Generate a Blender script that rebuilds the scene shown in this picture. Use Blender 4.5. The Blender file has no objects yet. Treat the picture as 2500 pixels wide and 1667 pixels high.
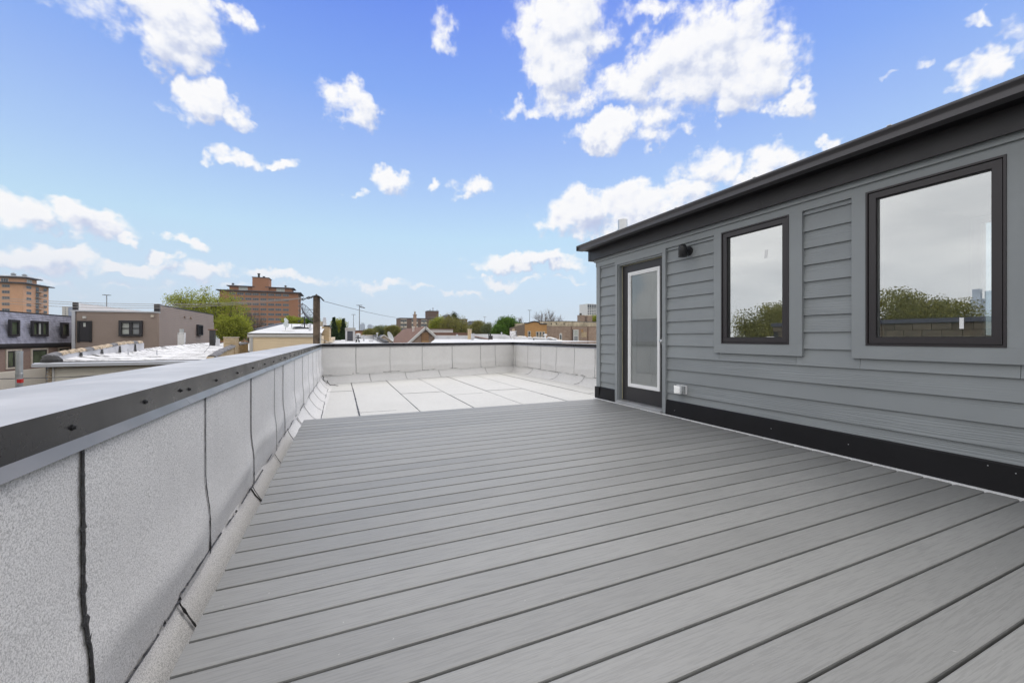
import bpy, math, random
import numpy as np
from mathutils import Vector

R = math.radians
sc = bpy.context.scene
COL = sc.collection
random.seed(11)

# ------------------------------------------------------------------ camera
# deck surface is z = 0, Y runs along the penthouse wall, X to the right of it
EYE, FPX, PCX, HOR = 0.98, 982.0, 1250.0, 823.7
HEAD = 23.25
TH = R(HEAD)
S_, C_ = math.sin(TH), math.cos(TH)
cam = bpy.data.cameras.new('camera')
cam.sensor_width = 36.0
cam.lens = FPX / 2500.0 * 36.0
cam.shift_y = -(833.5 - HOR) / 2500.0
cam.clip_start, cam.clip_end = 0.05, 20000.0
camo = bpy.data.objects.new('camera', cam)
camo.location = (0, 0, EYE)
camo.rotation_euler = (R(90), 0, -TH)
COL.objects.link(camo)
sc.camera = camo

sc.view_settings.view_transform = 'Standard'
sc.view_settings.look = 'None'
sc.view_settings.gamma = 1.0
sc.view_settings.exposure = 0.16
sc.render.engine = 'CYCLES'
sc.cycles.use_denoising = True
sc.cycles.max_bounces = 6
sc.cycles.diffuse_bounces = 2
sc.cycles.glossy_bounces = 3
sc.cycles.transmission_bounces = 6
sc.cycles.transparent_max_bounces = 10
sc.cycles.caustics_reflective = False
sc.cycles.caustics_refractive = False
sc.cycles.sample_clamp_indirect = 4.0
sc.cycles.volume_bounces = 0

# ------------------------------------------------------------------ sun
SUN_AZ, SUN_EL = 38.0, 52.0          # azimuth from +Y towards +X
sund = bpy.data.lights.new('sun', 'SUN')
sund.energy = 1.5
sund.angle = R(50)
sund.color = (1.0, 0.95, 0.88)
suno = bpy.data.objects.new('sun', sund)
suno.rotation_euler = (R(90 - SUN_EL), 0, R(180 - SUN_AZ) )
COL.objects.link(suno)

# ------------------------------------------------------------------ world: blue sky with cumulus
world = bpy.data.worlds.new('World')
sc.world = world
world.use_nodes = True
wt = world.node_tree
wt.nodes.clear()


class NT:
    """tiny node-tree helper"""
    def __init__(self, tree):
        self.t = tree

    def n(self, typ, ins=None, **props):
        nd = self.t.nodes.new(typ)
        for k, v in props.items():
            setattr(nd, k, v)
        for k, v in (ins or {}).items():
            s = nd.inputs[k]
            if isinstance(v, bpy.types.NodeSocket):
                self.t.links.new(v, s)
            else:
                s.default_value = v
        return nd

    def m(self, op, a, b=None, c=None, clamp=False):
        ins = {0: a}
        if b is not None:
            ins[1] = b
        if c is not None:
            ins[2] = c
        nd = self.n('ShaderNodeMath', ins, operation=op)
        nd.use_clamp = clamp
        return nd.outputs[0]

    def v(self, op, a, b=None):
        ins = {0: a}
        if b is not None:
            ins[1] = b
        nd = self.n('ShaderNodeVectorMath', ins, operation=op)
        return nd.outputs['Value'] if op in ('DOT_PRODUCT', 'LENGTH') else nd.outputs[0]

    def mix(self, fac, a, b, blend='MIX'):
        nd = self.n('ShaderNodeMix', data_type='RGBA', blend_type=blend)
        for s, v in ((nd.inputs[0], fac), (nd.inputs[6], a), (nd.inputs[7], b)):
            if isinstance(v, bpy.types.NodeSocket):
                self.t.links.new(v, s)
            else:
                s.default_value = v if not isinstance(v, tuple) or len(v) == 4 else (*v, 1)
        return nd.outputs[2]

    def sstep(self, x, lo, hi):
        nd = self.n('ShaderNodeMapRange', {0: x, 1: lo, 2: hi, 3: 0.0, 4: 1.0}, interpolation_type='SMOOTHSTEP')
        return nd.outputs[0]

    def ramp(self, fac, stops, mode='LINEAR'):
        nd = self.n('ShaderNodeValToRGB', {0: fac})
        cr = nd.color_ramp
        cr.interpolation = mode
        while len(cr.elements) < len(stops):
            cr.elements.new(0.5)
        for e, (p, c) in zip(cr.elements, stops):
            e.position = p
            e.color = (*c, 1)
        return nd.outputs[0]

    def noise(self, vec, scale, detail=2.0, rough=0.5, out='Fac', lac=2.0, dims='3D', dist=0.0):
        nd = self.n('ShaderNodeTexNoise', {'Vector': vec, 'Scale': scale, 'Detail': detail, 'Roughness': rough,
                                           'Lacunarity': lac, 'Distortion': dist}, noise_dimensions=dims)
        return nd.outputs[out]


W = NT(wt)


def azel(dx, dy):
    """a direction of the place (azimuth from +Y, elevation) for a point of the 2352 px wide view"""
    px, py = dx * 2500 / 2352, dy * 2500 / 2352
    r, u = (px - PCX) / FPX, (HOR - py) / FPX
    return math.atan(r) + TH, math.atan(u / math.hypot(1, r))


# cloud list: view x, y, half-width, half-height, weight
CLOUDS = [
    (400, 12, 165, 64, 1.6), (410, 92, 128, 58, 1.6), (450, 138, 66, 30, .9), (240, 45, 150, 60, .30), (520, 30, 60, 34, .8),
    (480, 236, 80, 40, 1.2), (530, 262, 42, 22, .8), (390, 235, 40, 24, .35),
    (818, 240, 64, 54, .95), (1013, 80, 34, 46, .6), (1005, 60, 50, 60, .3),
    (490, 368, 40, 14, .6), (560, 375, 66, 20, .8), (665, 386, 52, 17, .9),
    (890, 420, 56, 26, 1.0), (1092, 432, 46, 27, 1.0), (1005, 432, 30, 16, .5), (812, 432, 24, 12, .4),
    (50, 488, 105, 34, 1.2), (205, 516, 125, 38, 1.3), (295, 545, 44, 15, .9),
    (80, 595, 135, 30, 1.3), (345, 590, 38, 17, 1.0), (430, 557, 50, 18, .8),
    (300, 612, 100, 16, .9), (450, 622, 100, 22, 1.1), (650, 640, 105, 15, .75), (850, 656, 125, 13, .6), (975, 668, 80, 9, .5),
    (110, 652, 150, 14, .40), (330, 655, 130, 12, .35), (560, 668, 150, 10, .3), (1060, 686, 60, 9, .5),
    (1300, 50, 118, 82, 1.6), (1290, 150, 84, 66, 1.4), (1205, 250, 70, 26, .6), (1310, 232, 110, 34, .75),
    (1460, 190, 130, 58, 1.1), (1610, 120, 175, 98, 1.75), (1720, 185, 132, 62, 1.4), (1850, 232, 58, 32, 1.1), (1520, 255, 75, 50, .7),
    (1500, 12, 80, 30, .5), (1790, 85, 60, 30, .6),
    (1395, 303, 96, 32, 1.3), (1515, 312, 56, 28, .7), (1655, 295, 34, 18, .45),
    (1635, 385, 86, 42, .95), (1755, 392, 85, 40, 1.0), (1900, 330, 36, 20, .8),
    (1330, 488, 88, 42, 1.4), (1470, 480, 135, 48, 1.5), (1400, 520, 150, 26, .8), (1590, 450, 80, 34, 1.0),
    (1220, 600, 150, 20, 1.15), (1165, 648, 72, 14, .8), (1300, 640, 60, 10, .5),
    (2275, 155, 72, 44, .95), (2120, 155, 66, 14, .4), (2280, 36, 34, 20, .5), (2340, 70, 60, 46, .5), (2030, 185, 40, 10, .35),
]

geo = W.n('ShaderNodeTexCoord').outputs['Generated']
sepd = W.n('ShaderNodeSeparateXYZ', {0: geo})
dX, dY, dZ = sepd.outputs
AZ = W.m('ARCTAN2', dX, dY)
EL = W.m('ARCSINE', dZ)


def cloud_rows():
    """clouds sorted into rows that do not overlap in azimuth; each row is one lookup ramp"""
    items = []
    for (x, y, a, b, w) in CLOUDS:
        az, el = azel(x, y)
        ha = (azel(x + a, y)[0] - azel(x - a, y)[0]) / 2
        hb = azel(x, y - b)[1] - el
        items.append((az - 1.75 * ha, az, az + 1.75 * ha, el, hb * 1.12, w + .22))
    items.sort()
    rows = []
    for it in items:
        for r in rows:
            if it[0] > r[-1][2] - .03 * 0 + .004 and len(r) < 10:
                r.append(it)
                break
        else:
            rows.append([it])
    return rows


ROWS = cloud_rows()
A0, A1 = R(-75), R(115)


def row_ramps():
    out = []
    for r in ROWS:
        st = [(0.0, 0.0, r[0][3], r[0][4])]
        for (l, c, h, el, b, w) in r:
            st += [((l - A0) / (A1 - A0), 0.0, el, b), ((c - A0) / (A1 - A0), min(1, (w + .6) / 2.2), el, b), ((h - A0) / (A1 - A0), 0.0, el, b)]
        out.append([(min(1, max(0, p)), (w, el, .02 / b)) for p, w, el, b in st])
    return out


RAMPS = row_ramps()


def field(q, fb):
    """density of the placed cumulus at the warped direction q"""
    s = W.n('ShaderNodeSeparateXYZ', {0: q})
    fac = W.m('MULTIPLY_ADD', s.outputs[0], 1 / (A1 - A0), -A0 / (A1 - A0))
    acc = None
    for st in RAMPS:
        c = W.n('ShaderNodeSeparateColor', {0: W.ramp(fac, st, 'EASE')})
        v = W.m('MULTIPLY', W.m('SUBTRACT', s.outputs[1], c.outputs[1]), W.m('MULTIPLY', c.outputs[2], 50.0))
        h = W.m('MULTIPLY_ADD', W.m('MULTIPLY', v, v), -.85, W.m('MULTIPLY_ADD', c.outputs[0], 2.2, -.6))
        acc = h if acc is None else W.m('SMOOTH_MAX', acc, h, .25)
    return acc, W.m('MULTIPLY_ADD', W.m('SUBTRACT', fb, .5), 1.9, acc)


P0 = W.n('ShaderNodeCombineXYZ', {0: AZ, 1: EL, 2: 0.0}).outputs[0]
OFS = (-.012, .022, 0)
P1 = W.v('ADD', P0, OFS)
WRP = W.v('MULTIPLY', W.v('SUBTRACT', W.noise(P0, 10.0, 4.0, .62, 'Color', dims='2D'), (.5, .5, .5)), (.15, .10, 0))
FST = (1, 1.35, 1)
fbA = W.noise(W.v('MULTIPLY', P0, FST), 21.0, 8.0, .60, dims='2D')
fbB = W.noise(W.v('MULTIPLY', P1, FST), 21.0, 3.0, .55, dims='2D')
fbL = W.noise(W.v('MULTIPLY', P0, FST), 21.0, 3.0, .55, dims='2D')
A_, D0 = field(W.v('ADD', P0, WRP), fbA)
B_, D1 = field(W.v('ADD', P1, WRP), fbB)
L0 = W.m('MULTIPLY_ADD', W.m('SUBTRACT', fbL, .5), 1.6, A_)
L1 = W.m('MULTIPLY_ADD', W.m('SUBTRACT', fbB, .5), 1.6, B_)
# cloud deck of the rest of the sky (the windows mirror it): a high stratocumulus sheet
den = W.m('ADD', W.m('MAXIMUM', dZ, 0.0), .16)
PL = W.n('ShaderNodeCombineXYZ', {0: W.m('DIVIDE', dX, den), 1: W.m('DIVIDE', dY, den), 2: 0.0}).outputs[0]
fbs = W.noise(PL, .9, 5.0, .6, dims='2D')
sheet = W.m('MULTIPLY', W.m('SUBTRACT', fbs, .02), 5.0)
# smooth hand-over beyond the field of cumulus
offaz = W.m('ABSOLUTE', W.m('SUBTRACT', AZ, R(27)))
out_az = W.sstep(offaz, R(57), R(72))
out_el = W.sstep(EL, R(41), R(52))
outm = W.m('MAXIMUM', out_az, out_el)
Dm = W.m('MAXIMUM', W.m('SUBTRACT', D0, W.m('MULTIPLY', outm, 3.0)), W.m('SUBTRACT', sheet, W.m('MULTIPLY', W.m('SUBTRACT', 1.0, outm), 9.0)))
thin = W.sstep(EL, R(1.0), R(12))
alpha = W.m('MULTIPLY', W.sstep(Dm, .0, 1.05), W.m('MULTIPLY_ADD', thin, .15, .85))
lit = W.m('MULTIPLY_ADD', W.m('SUBTRACT', L0, L1), .80, .70, clamp=True)
lit = W.m('MAXIMUM', lit, W.m('MULTIPLY', outm, .55))
core = W.sstep(Dm, .5, 1.6)
lit = W.m('SUBTRACT', lit, W.m('MULTIPLY', core, .14), clamp=True)
cloud_col = W.ramp(lit, [(0.0, (.47, .53, .72)), (.30, (.60, .645, .78)), (.60, (.80, .815, .87)), (1.0, (.905, .90, .90))])

sky = W.n('ShaderNodeTexSky', sky_type='NISHITA')
sky.sun_disc = False
sky.sun_elevation = R(SUN_EL)
sky.sun_rotation = R(SUN_AZ)
sky.altitude = 200.0
sky.air_density, sky.dust_density, sky.ozone_density = 1.0, .6, 3.0
SKY_STR = 0.11
# the clear sky as the lens graded it: violet-blue overhead, pale cyan-white at the skyline
elr = W.m('DIVIDE', W.m('MAXIMUM', EL, 0.0), R(90))
grade = W.ramp(elr, [(0.0, (.575, .66, .76)), (.028, (.575, .675, .79)), (.083, (.545, .695, .845)), (.148, (.48, .69, .86)), (.211, (.375, .555, .86)), (.272, (.29, .45, .845)), (.339, (.195, .355, .835)), (.444, (.112, .232, .79)), (.62, (.09, .20, .73)), (1.0, (.08, .18, .68))])
nish = W.v('SCALE', sky.outputs[0])
wt.nodes[-1].inputs['Scale'].default_value = SKY_STR
base = W.mix(.90, nish, grade)
cloud_col = W.mix(W.m('MULTIPLY', W.m('SUBTRACT', 1.0, thin), .55), cloud_col, (.66, .70, .80))
sheet_col = W.ramp(fbs, [(.28, (.86, .87, .89)), (.72, (1.20, 1.19, 1.175))])
cloud_col = W.mix(outm, cloud_col, sheet_col)
full = W.mix(alpha, base, cloud_col)
# below the horizon the sky node is dark: nothing looks there
bg = W.n('ShaderNodeBackground', {'Color': full, 'Strength': 1.0})
wo = W.n('ShaderNodeOutputWorld', {'Surface': bg.outputs[0]})
world.cycles.sampling_method = 'MANUAL'
world.cycles.sample_map_resolution = 512

# ------------------------------------------------------------------ helpers: where things stand
def tanaz(px):
    return math.tan(math.atan((px - PCX) / FPX) + TH)


def on_Y(px, Y):
    return Y * tanaz(px)


def on_X(px, X):
    return X / tanaz(px)


def dep(X, Y):
    return X * S_ + Y * C_


def zz(py, X, Y):
    return EYE + (HOR - py) * dep(X, Y) / FPX


def floor_pt(px, py, zlev):
    d = FPX * (EYE - zlev) / (py - HOR)
    r = (px - PCX) / FPX * d
    return (r * C_ + d * S_, -r * S_ + d * C_)


GROUND = -10.6


class MB:
    """collects faces; built into ONE mesh object"""
    def __init__(self):
        self.v, self.f = [], []

    def poly(self, pts):
        i = len(self.v)
        self.v += [tuple(p) for p in pts]
        self.f.append(tuple(range(i, i + len(pts))))
        return self

    def box(self, x0, x1, y0, y1, z0, z1):
        i = len(self.v)
        self.v += [(x0, y0, z0), (x1, y0, z0), (x1, y1, z0), (x0, y1, z0), (x0, y0, z1), (x1, y0, z1), (x1, y1, z1), (x0, y1, z1)]
        for q in ((0, 3, 2, 1), (4, 5, 6, 7), (0, 1, 5, 4), (1, 2, 6, 5), (2, 3, 7, 6), (3, 0, 4, 7)):
            self.f.append(tuple(i + k for k in q))
        return self

    def obox(self, c, ux, uy, uz, hx, hy, hz):
        c, ux, uy, uz = Vector(c), Vector(ux), Vector(uy), Vector(uz)
        i = len(self.v)
        for sx, sy, sz in ((-1, -1, -1), (1, -1, -1), (1, 1, -1), (-1, 1, -1), (-1, -1, 1), (1, -1, 1), (1, 1, 1), (-1, 1, 1)):
            self.v.append(tuple(c + ux * hx * sx + uy * hy * sy + uz * hz * sz))
        for q in ((0, 3, 2, 1), (4, 5, 6, 7), (0, 1, 5, 4), (1, 2, 6, 5), (2, 3, 7, 6), (3, 0, 4, 7)):
            self.f.append(tuple(i + k for k in q))
        return self

    def bar(self, a, b, w, h, up=(0, 0, 1)):
        a, b = Vector(a), Vector(b)
        d = (b - a)
        L = d.length
        d.normalize()
        up = Vector(up)
        s = d.cross(up)
        if s.length < 1e-4:
            s = d.cross(Vector((1, 0, 0)))
        s.normalize()
        u = s.cross(d)
        return self.obox((a + b) / 2, d, s, u, L / 2, w / 2, h / 2)

    def tube(self, pts, r, n=6, cap=True):
        pts = [Vector(p) for p in pts]
        rs = r if isinstance(r, (list, tuple)) else [r] * len(pts)
        i0 = len(self.v)
        prev = None
        for k, p in enumerate(pts):
            d = (pts[min(k + 1, len(pts) - 1)] - pts[max(k - 1, 0)])
            if d.length < 1e-9:
                d = Vector((0, 0, 1))
            d.normalize()
            ref = prev if prev is not None else (Vector((1, 0, 0)) if abs(d.x) < .8 else Vector((0, 1, 0)))
            a = ref - d * ref.dot(d)
            if a.length < 1e-6:
                a = d.orthogonal()
            a.normalize()
            prev = a
            b = d.cross(a)
            for j in range(n):
                t = 2 * math.pi * j / n
                self.v.append(tuple(p + (a * math.cos(t) + b * math.sin(t)) * rs[k]))
        for k in range(len(pts) - 1):
            for j in range(n):
                a0 = i0 + k * n + j
                a1 = i0 + k * n + (j + 1) % n
                self.f.append((a0, a1, a1 + n, a0 + n))
        if cap:
            self.f.append(tuple(i0 + j for j in range(n))[::-1])
            m = i0 + (len(pts) - 1) * n
            self.f.append(tuple(m + j for j in range(n)))
        return self

    def extrude(self, prof, a, b, close=True, caps=True):
        """prof: list of (offset-vector) points; swept straight from a to b"""
        a, b = Vector(a), Vector(b)
        i = len(self.v)
        n = len(prof)
        self.v += [tuple(a + Vector(p)) for p in prof] + [tuple(b + Vector(p)) for p in prof]
        for k in range(n if close else n - 1):
            self.f.append((i + k, i + (k + 1) % n, i + n + (k + 1) % n, i + n + k))
        if caps and close:
            self.f.append(tuple(i + k for k in range(n))[::-1])
            self.f.append(tuple(i + n + k for k in range(n)))
        return self

    def lathe(self, prof, c, n=16):
        """prof: (radius, z)"""
        i0 = len(self.v)
        for r, z in prof:
            for j in range(n):
                t = 2 * math.pi * j / n
                self.v.append((c[0] + r * math.cos(t), c[1] + r * math.sin(t), c[2] + z))
        for k in range(len(prof) - 1):
            for j in range(n):
                a0, a1 = i0 + k * n + j, i0 + k * n + (j + 1) % n
                self.f.append((a0, a1, a1 + n, a0 + n))
        self.f.append(tuple(i0 + j for j in range(n))[::-1])
        m = i0 + (len(prof) - 1) * n
        self.f.append(tuple(m + j for j in range(n)))
        return self

    def grid(self, fn, nu, nv):
        i = len(self.v)
        for a in range(nu + 1):
            for b in range(nv + 1):
                self.v.append(tuple(fn(a / nu, b / nv)))
        for a in range(nu):
            for b in range(nv):
                q = i + a * (nv + 1) + b
                self.f.append((q, q + nv + 1, q + nv + 2, q + 1))
        return self

    def mesh(self, name, smooth=False):
        me = bpy.data.meshes.new(name)
        me.from_pydata(self.v, [], self.f)
        me.validate()
        if smooth:
            me.polygons.foreach_set('use_smooth', [True] * len(me.polygons))
        me.update()
        return me


WL = {}          # world location of every empty / object


def link(o, parent, loc):
    COL.objects.link(o)
    if parent is not None:
        o.parent = parent
        p = WL[parent.name]
        o.location = (loc[0] - p[0], loc[1] - p[1], loc[2] - p[2])
    else:
        o.location = loc
    WL[o.name] = tuple(loc)
    return o


def obj(name, mb, mat, parent=None, loc=(0, 0, 0), smooth=False):
    """one mesh object; the vertices are world coordinates unless loc says otherwise"""
    me = mb if isinstance(mb, bpy.types.Mesh) else mb.mesh(name, smooth)
    if not me.materials:
        me.materials.append(mat)
    return link(bpy.data.objects.new(name, me), parent, loc)


def thing(name, label, cat, loc=(0, 0, 0), group=None):
    o = bpy.data.objects.new(name, None)
    o.empty_display_size = .1
    link(o, None, loc)
    return tag(o, label, cat, group)


def tag(o, label, cat, group=None):
    o['label'] = label
    o['category'] = cat
    if group:
        o['group'] = group
    return o


def kind(o, k, label=None):
    o['kind'] = k
    if label:
        o['label'] = label
    return o


# ------------------------------------------------------------------ materials
def material(name):
    m = bpy.data.materials.new(name)
    m.use_nodes = True
    m.node_tree.nodes.clear()
    return m, NT(m.node_tree)


def finish(m, N, **ins):
    bs = N.n('ShaderNodeBsdfPrincipled')
    for k, v in ins.items():
        k = k.replace('_', ' ')
        s = bs.inputs[k]
        if isinstance(v, bpy.types.NodeSocket):
            N.t.links.new(v, s)
        elif isinstance(v, tuple) and len(v) == 3 and k != 'Normal':
            s.default_value = (*v, 1)
        else:
            s.default_value = v
    N.n('ShaderNodeOutputMaterial', {'Surface': bs.outputs[0]})
    return m


def coords(N, scale=(1, 1, 1), rnd=True):
    c = N.n('ShaderNodeTexCoord').outputs['Object']
    if rnd:
        r = N.n('ShaderNodeObjectInfo').outputs['Random']
        off = N.n('ShaderNodeCombineXYZ', {0: N.m('MULTIPLY', r, 31.0), 1: N.m('MULTIPLY', r, 57.0), 2: N.m('MULTIPLY', r, 13.0)}).outputs[0]
        c = N.v('ADD', c, off)
    return N.v('MULTIPLY', c, scale)


def bump(N, h, strength, dist):
    return N.n('ShaderNodeBump', {'Height': h, 'Strength': strength, 'Distance': dist}).outputs[0]


def plain(name, col, rough=.6, metal=0.0, spec=.5, var=.12, scale=3.0, bmp=0.0, bscale=60.0):
    m, N = material(name)
    c = coords(N)
    n1 = N.noise(c, scale, 4.0, .6)
    lo = tuple(x * (1 - var) for x in col)
    hi = tuple(min(1, x * (1 + var)) for x in col)
    colr = N.mix(N.sstep(n1, .3, .7), lo, hi)
    ins = dict(Base_Color=colr, Roughness=rough, Metallic=metal, Specular_IOR_Level=spec)
    if bmp:
        ins['Normal'] = bump(N, N.noise(c, bscale, 3.0, .6), bmp, .01)
    return finish(m, N, **ins)


def m_deck():
    m, N = material('grey_composite_decking')
    c = coords(N)
    cs = N.v('MULTIPLY', c, (2.6, 60.0, 26.0))
    warp = N.v('MULTIPLY', N.v('SUBTRACT', N.noise(N.v('MULTIPLY', c, (.8, 9, 9)), 1.0, 2, .5, 'Color'), (.5, .5, .5)), (0, 3.4, 0))
    g1 = N.noise(N.v('ADD', cs, warp), 3.0, 5.0, .62)
    g2 = N.noise(N.v('MULTIPLY', c, (7.0, 160.0, 20.0)), 1.0, 3.0, .6)
    rings = N.n('ShaderNodeTexWave', {'Vector': N.v('ADD', N.v('MULTIPLY', c, (.12, 9.0, 1.0)), N.v('MULTIPLY', warp, (0, .10, 0))), 'Scale': 6.5, 'Distortion': 7.0, 'Detail': 3.0, 'Detail Scale': 2.0},
                wave_type='BANDS', bands_direction='Y').outputs['Fac']
    groove = N.sstep(N.m('ADD', N.m('MULTIPLY', g1, .7), N.m('MULTIPLY', g2, .5)), .56, .70)
    big = N.noise(c, .9, 3.0, .5)
    rnd = N.n('ShaderNodeObjectInfo').outputs['Random']
    tone = N.mix(N.sstep(big, .35, .65), (.245, .245, .238), (.278, .277, .269))
    tone = N.mix(N.m('MULTIPLY', groove, .34), tone, (.16, .16, .157))
    tone = N.mix(N.m('MULTIPLY', N.sstep(rings, .55, .9), .16), tone, (.20, .20, .196))
    tone = N.mix(1.0, tone, N.n('ShaderNodeCombineColor', {0: N.m('MULTIPLY_ADD', rnd, .15, .92), 1: N.m('MULTIPLY_ADD', rnd, .15, .92), 2: N.m('MULTIPLY_ADD', rnd, .15, .92)}).outputs[0], 'MULTIPLY')
    dirt = N.sstep(N.noise(c, 2.4, 7.0, .72), .60, .80)
    tone = N.mix(N.m('MULTIPLY', dirt, .10), tone, (.42, .41, .39))
    specks = N.sstep(N.noise(c, 48.0, 2.0, .5), .76, .80)
    tone = N.mix(N.m('MULTIPLY', specks, .5), tone, (.55, .54, .52))
    nb = bump(N, N.m('SUBTRACT', N.m('MULTIPLY', rings, .2), N.m('MULTIPLY', groove, 1.0)), .25, .0012)
    return finish(m, N, Base_Color=tone, Roughness=N.m('MULTIPLY_ADD', big, .2, .44), Specular_IOR_Level=.5, Normal=nb)


def m_siding(name, col, strength=1.0, axis='Y'):
    """fibre-cement plank, cedar grain pressed in; grain runs along the wall"""
    m, N = material(name)
    c = coords(N)
    st = (6.0, .8, 20.0) if axis == 'Y' else (.8, 6.0, 20.0)
    warp = N.v('MULTIPLY', N.v('SUBTRACT', N.noise(N.v('MULTIPLY', c, tuple(x * .5 for x in st)), 1.0, 3, .5, 'Color'), (.5, .5, .5)), (0, 0, 3.0))
    p = N.v('ADD', N.v('MULTIPLY', c, st), warp)
    rings = N.n('ShaderNodeTexWave', {'Vector': p, 'Scale': .85, 'Distortion': 2.2, 'Detail': 3.0, 'Detail Scale': 1.2, 'Detail Roughness': .6},
                wave_type='BANDS', bands_direction='Z').outputs['Fac']
    msk = N.sstep(N.noise(N.v('MULTIPLY', c, tuple(x * .22 for x in st)), 1.0, 2, .5), .42, .62)
    fine = N.noise(N.v('MULTIPLY', c, tuple(x * 7 for x in st)), 1.0, 3.0, .6)
    h = N.m('ADD', N.m('MULTIPLY', N.m('MULTIPLY', rings, msk), 1.0), N.m('MULTIPLY', fine, .35))
    big = N.noise(c, 1.4, 3.0, .5)
    colr = N.mix(N.sstep(big, .3, .7), tuple(x * .94 for x in col), tuple(x * 1.05 for x in col))
    rnd = N.n('ShaderNodeObjectInfo').outputs['Random']
    k = N.m('MULTIPLY_ADD', rnd, .07, .965)
    colr = N.mix(1.0, colr, N.n('ShaderNodeCombineColor', {0: k, 1: k, 2: k}).outputs[0], 'MULTIPLY')
    return finish(m, N, Base_Color=colr, Roughness=.55, Specular_IOR_Level=.4, Normal=bump(N, h, .55 * strength, .0032))


def m_membrane(name, lo, hi, stain=.5, gs=190.0):
    """granulated cap sheet"""
    m, N = material(name)
    c = coords(N)
    gr = N.noise(c, gs, 2.0, .7)
    gr2 = N.noise(c, gs * 2.7, 1.0, .5)
    f = N.sstep(N.m('ADD', N.m('MULTIPLY', gr, .7), N.m('MULTIPLY', gr2, .3)), .38, .58)
    colr = N.mix(f, lo, hi)
    dk = N.sstep(N.noise(c, 260.0, 1.0, .5), .64, .70)
    colr = N.mix(N.m('MULTIPLY', dk, .55), colr, (.16, .155, .16))
    big = N.noise(c, 1.1, 5.0, .62)
    colr = N.mix(N.m('MULTIPLY', N.sstep(big, .40, .72), stain * .30), colr, tuple(x * .66 for x in hi))
    strk = N.noise(N.v('MULTIPLY', c, (5.0, 5.0, .55)), 1.0, 4.0, .65)
    colr = N.mix(N.m('MULTIPLY', N.sstep(strk, .52, .78), stain * .20), colr, (.46, .45, .45))
    spots = N.sstep(N.noise(c, 9.0, 3.0, .65), .70, .77)
    colr = N.mix(N.m('MULTIPLY', spots, stain * .55), colr, (.27, .26, .25))
    return finish(m, N, Base_Color=colr, Roughness=.92, Specular_IOR_Level=.2, Normal=bump(N, gr, .5, .002))


def m_metal(name, col, rough, metal=.75, wave=.06):
    """painted sheet metal with the slight oil-canning of a brake-formed flashing"""
    m, N = material(name)
    c = coords(N, rnd=False)
    big = N.noise(c, 1.6, 2.0, .5)
    n2 = N.noise(c, 6.0, 4.0, .6)
    rr = N.m('MULTIPLY_ADD', N.sstep(n2, .3, .75), .12, rough)
    colr = N.mix(N.sstep(n2, .35, .75), tuple(x * .93 for x in col), tuple(x * 1.05 for x in col))
    return finish(m, N, Base_Color=colr, Metallic=metal, Roughness=rr, Specular_IOR_Level=.6, Normal=bump(N, big, wave, .05))


def m_gloss(name, col, ior, rough):
    """dark gloss-painted sheet: deep when faced, a mirror to the sky at a slant"""
    m, N = material(name)
    c = coords(N, rnd=False)
    big = N.noise(N.v('MULTIPLY', c, (3.0, .9, 3.0)), 1.0, 3.0, .5)
    n2 = N.noise(c, 5.0, 4.0, .6)
    rr = N.m('MULTIPLY_ADD', N.sstep(n2, .3, .75), .10, rough)
    # sky sheen painted pale into upward faces, mottled with dried rain marks
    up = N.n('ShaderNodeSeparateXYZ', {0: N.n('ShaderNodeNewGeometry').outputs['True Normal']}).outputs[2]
    painted_sheen = N.m('MULTIPLY', N.sstep(up, .30, 1.0), N.m('MULTIPLY_ADD', N.sstep(N.noise(c, 1.7, 5.0, .6), .3, .7), .30, .62))
    base = N.mix(painted_sheen, col, (.62, .61, .62))
    return finish(m, N, Base_Color=base, Roughness=N.m('MULTIPLY_ADD', painted_sheen, .12, rr), IOR=ior, Normal=bump(N, big, .025, .05))


def m_brick(name, a, b, mortar, sx=.21, sz=.068, axis='Y', msize=.012, var=.3):
    """running-bond brickwork for walls too far away to pick bricks apart"""
    m, N = material(name)
    c = N.n('ShaderNodeTexCoord').outputs['Object']
    s = N.n('ShaderNodeSeparateXYZ', {0: c})
    u = s.outputs[0] if axis == 'Y' else s.outputs[1]
    vec = N.n('ShaderNodeCombineXYZ', {0: u, 1: s.outputs[2], 2: 0.0}).outputs[0]
    br = N.n('ShaderNodeTexBrick', {'Vector': vec, 'Color1': (*a, 1), 'Color2': (*b, 1), 'Mortar': (*mortar, 1), 'Scale': 1.0,
                                    'Mortar Size': msize, 'Bias': 0.0, 'Brick Width': sx, 'Row Height': sz})
    big = N.noise(c, .35, 5.0, .6)
    mid = N.noise(c, 2.3, 4.0, .7)
    colr = N.mix(N.m('MULTIPLY', N.sstep(mid, .35, .7), var), br.outputs['Color'], tuple(x * .45 for x in a))
    colr = N.mix(N.m('MULTIPLY', N.sstep(big, .4, .7), var), colr, tuple(min(1, x * 1.35) for x in b))
    return finish(m, N, Base_Color=colr, Roughness=.9, Specular_IOR_Level=.2)


def m_glass(name, refl, tint=(.88, .95, .91), rough=0.0):
    """insulating glass: mirrors the sky at a slant, clear when faced"""
    m, N = material(name)
    fr = N.n('ShaderNodeFresnel', {'IOR': 1.62}).outputs[0]
    f = N.m('MULTIPLY_ADD', fr, 1.0, refl, clamp=True)
    gl = N.n('ShaderNodeBsdfGlossy', {'Color': (.96, .98, .98, 1), 'Roughness': rough})
    tr = N.n('ShaderNodeBsdfTransparent', {'Color': (*tint, 1)})
    mx = N.n('ShaderNodeMixShader', {0: f, 1: tr.outputs[0], 2: gl.outputs[0]})
    N.n('ShaderNodeOutputMaterial', {'Surface': mx.outputs[0]})
    return m


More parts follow.
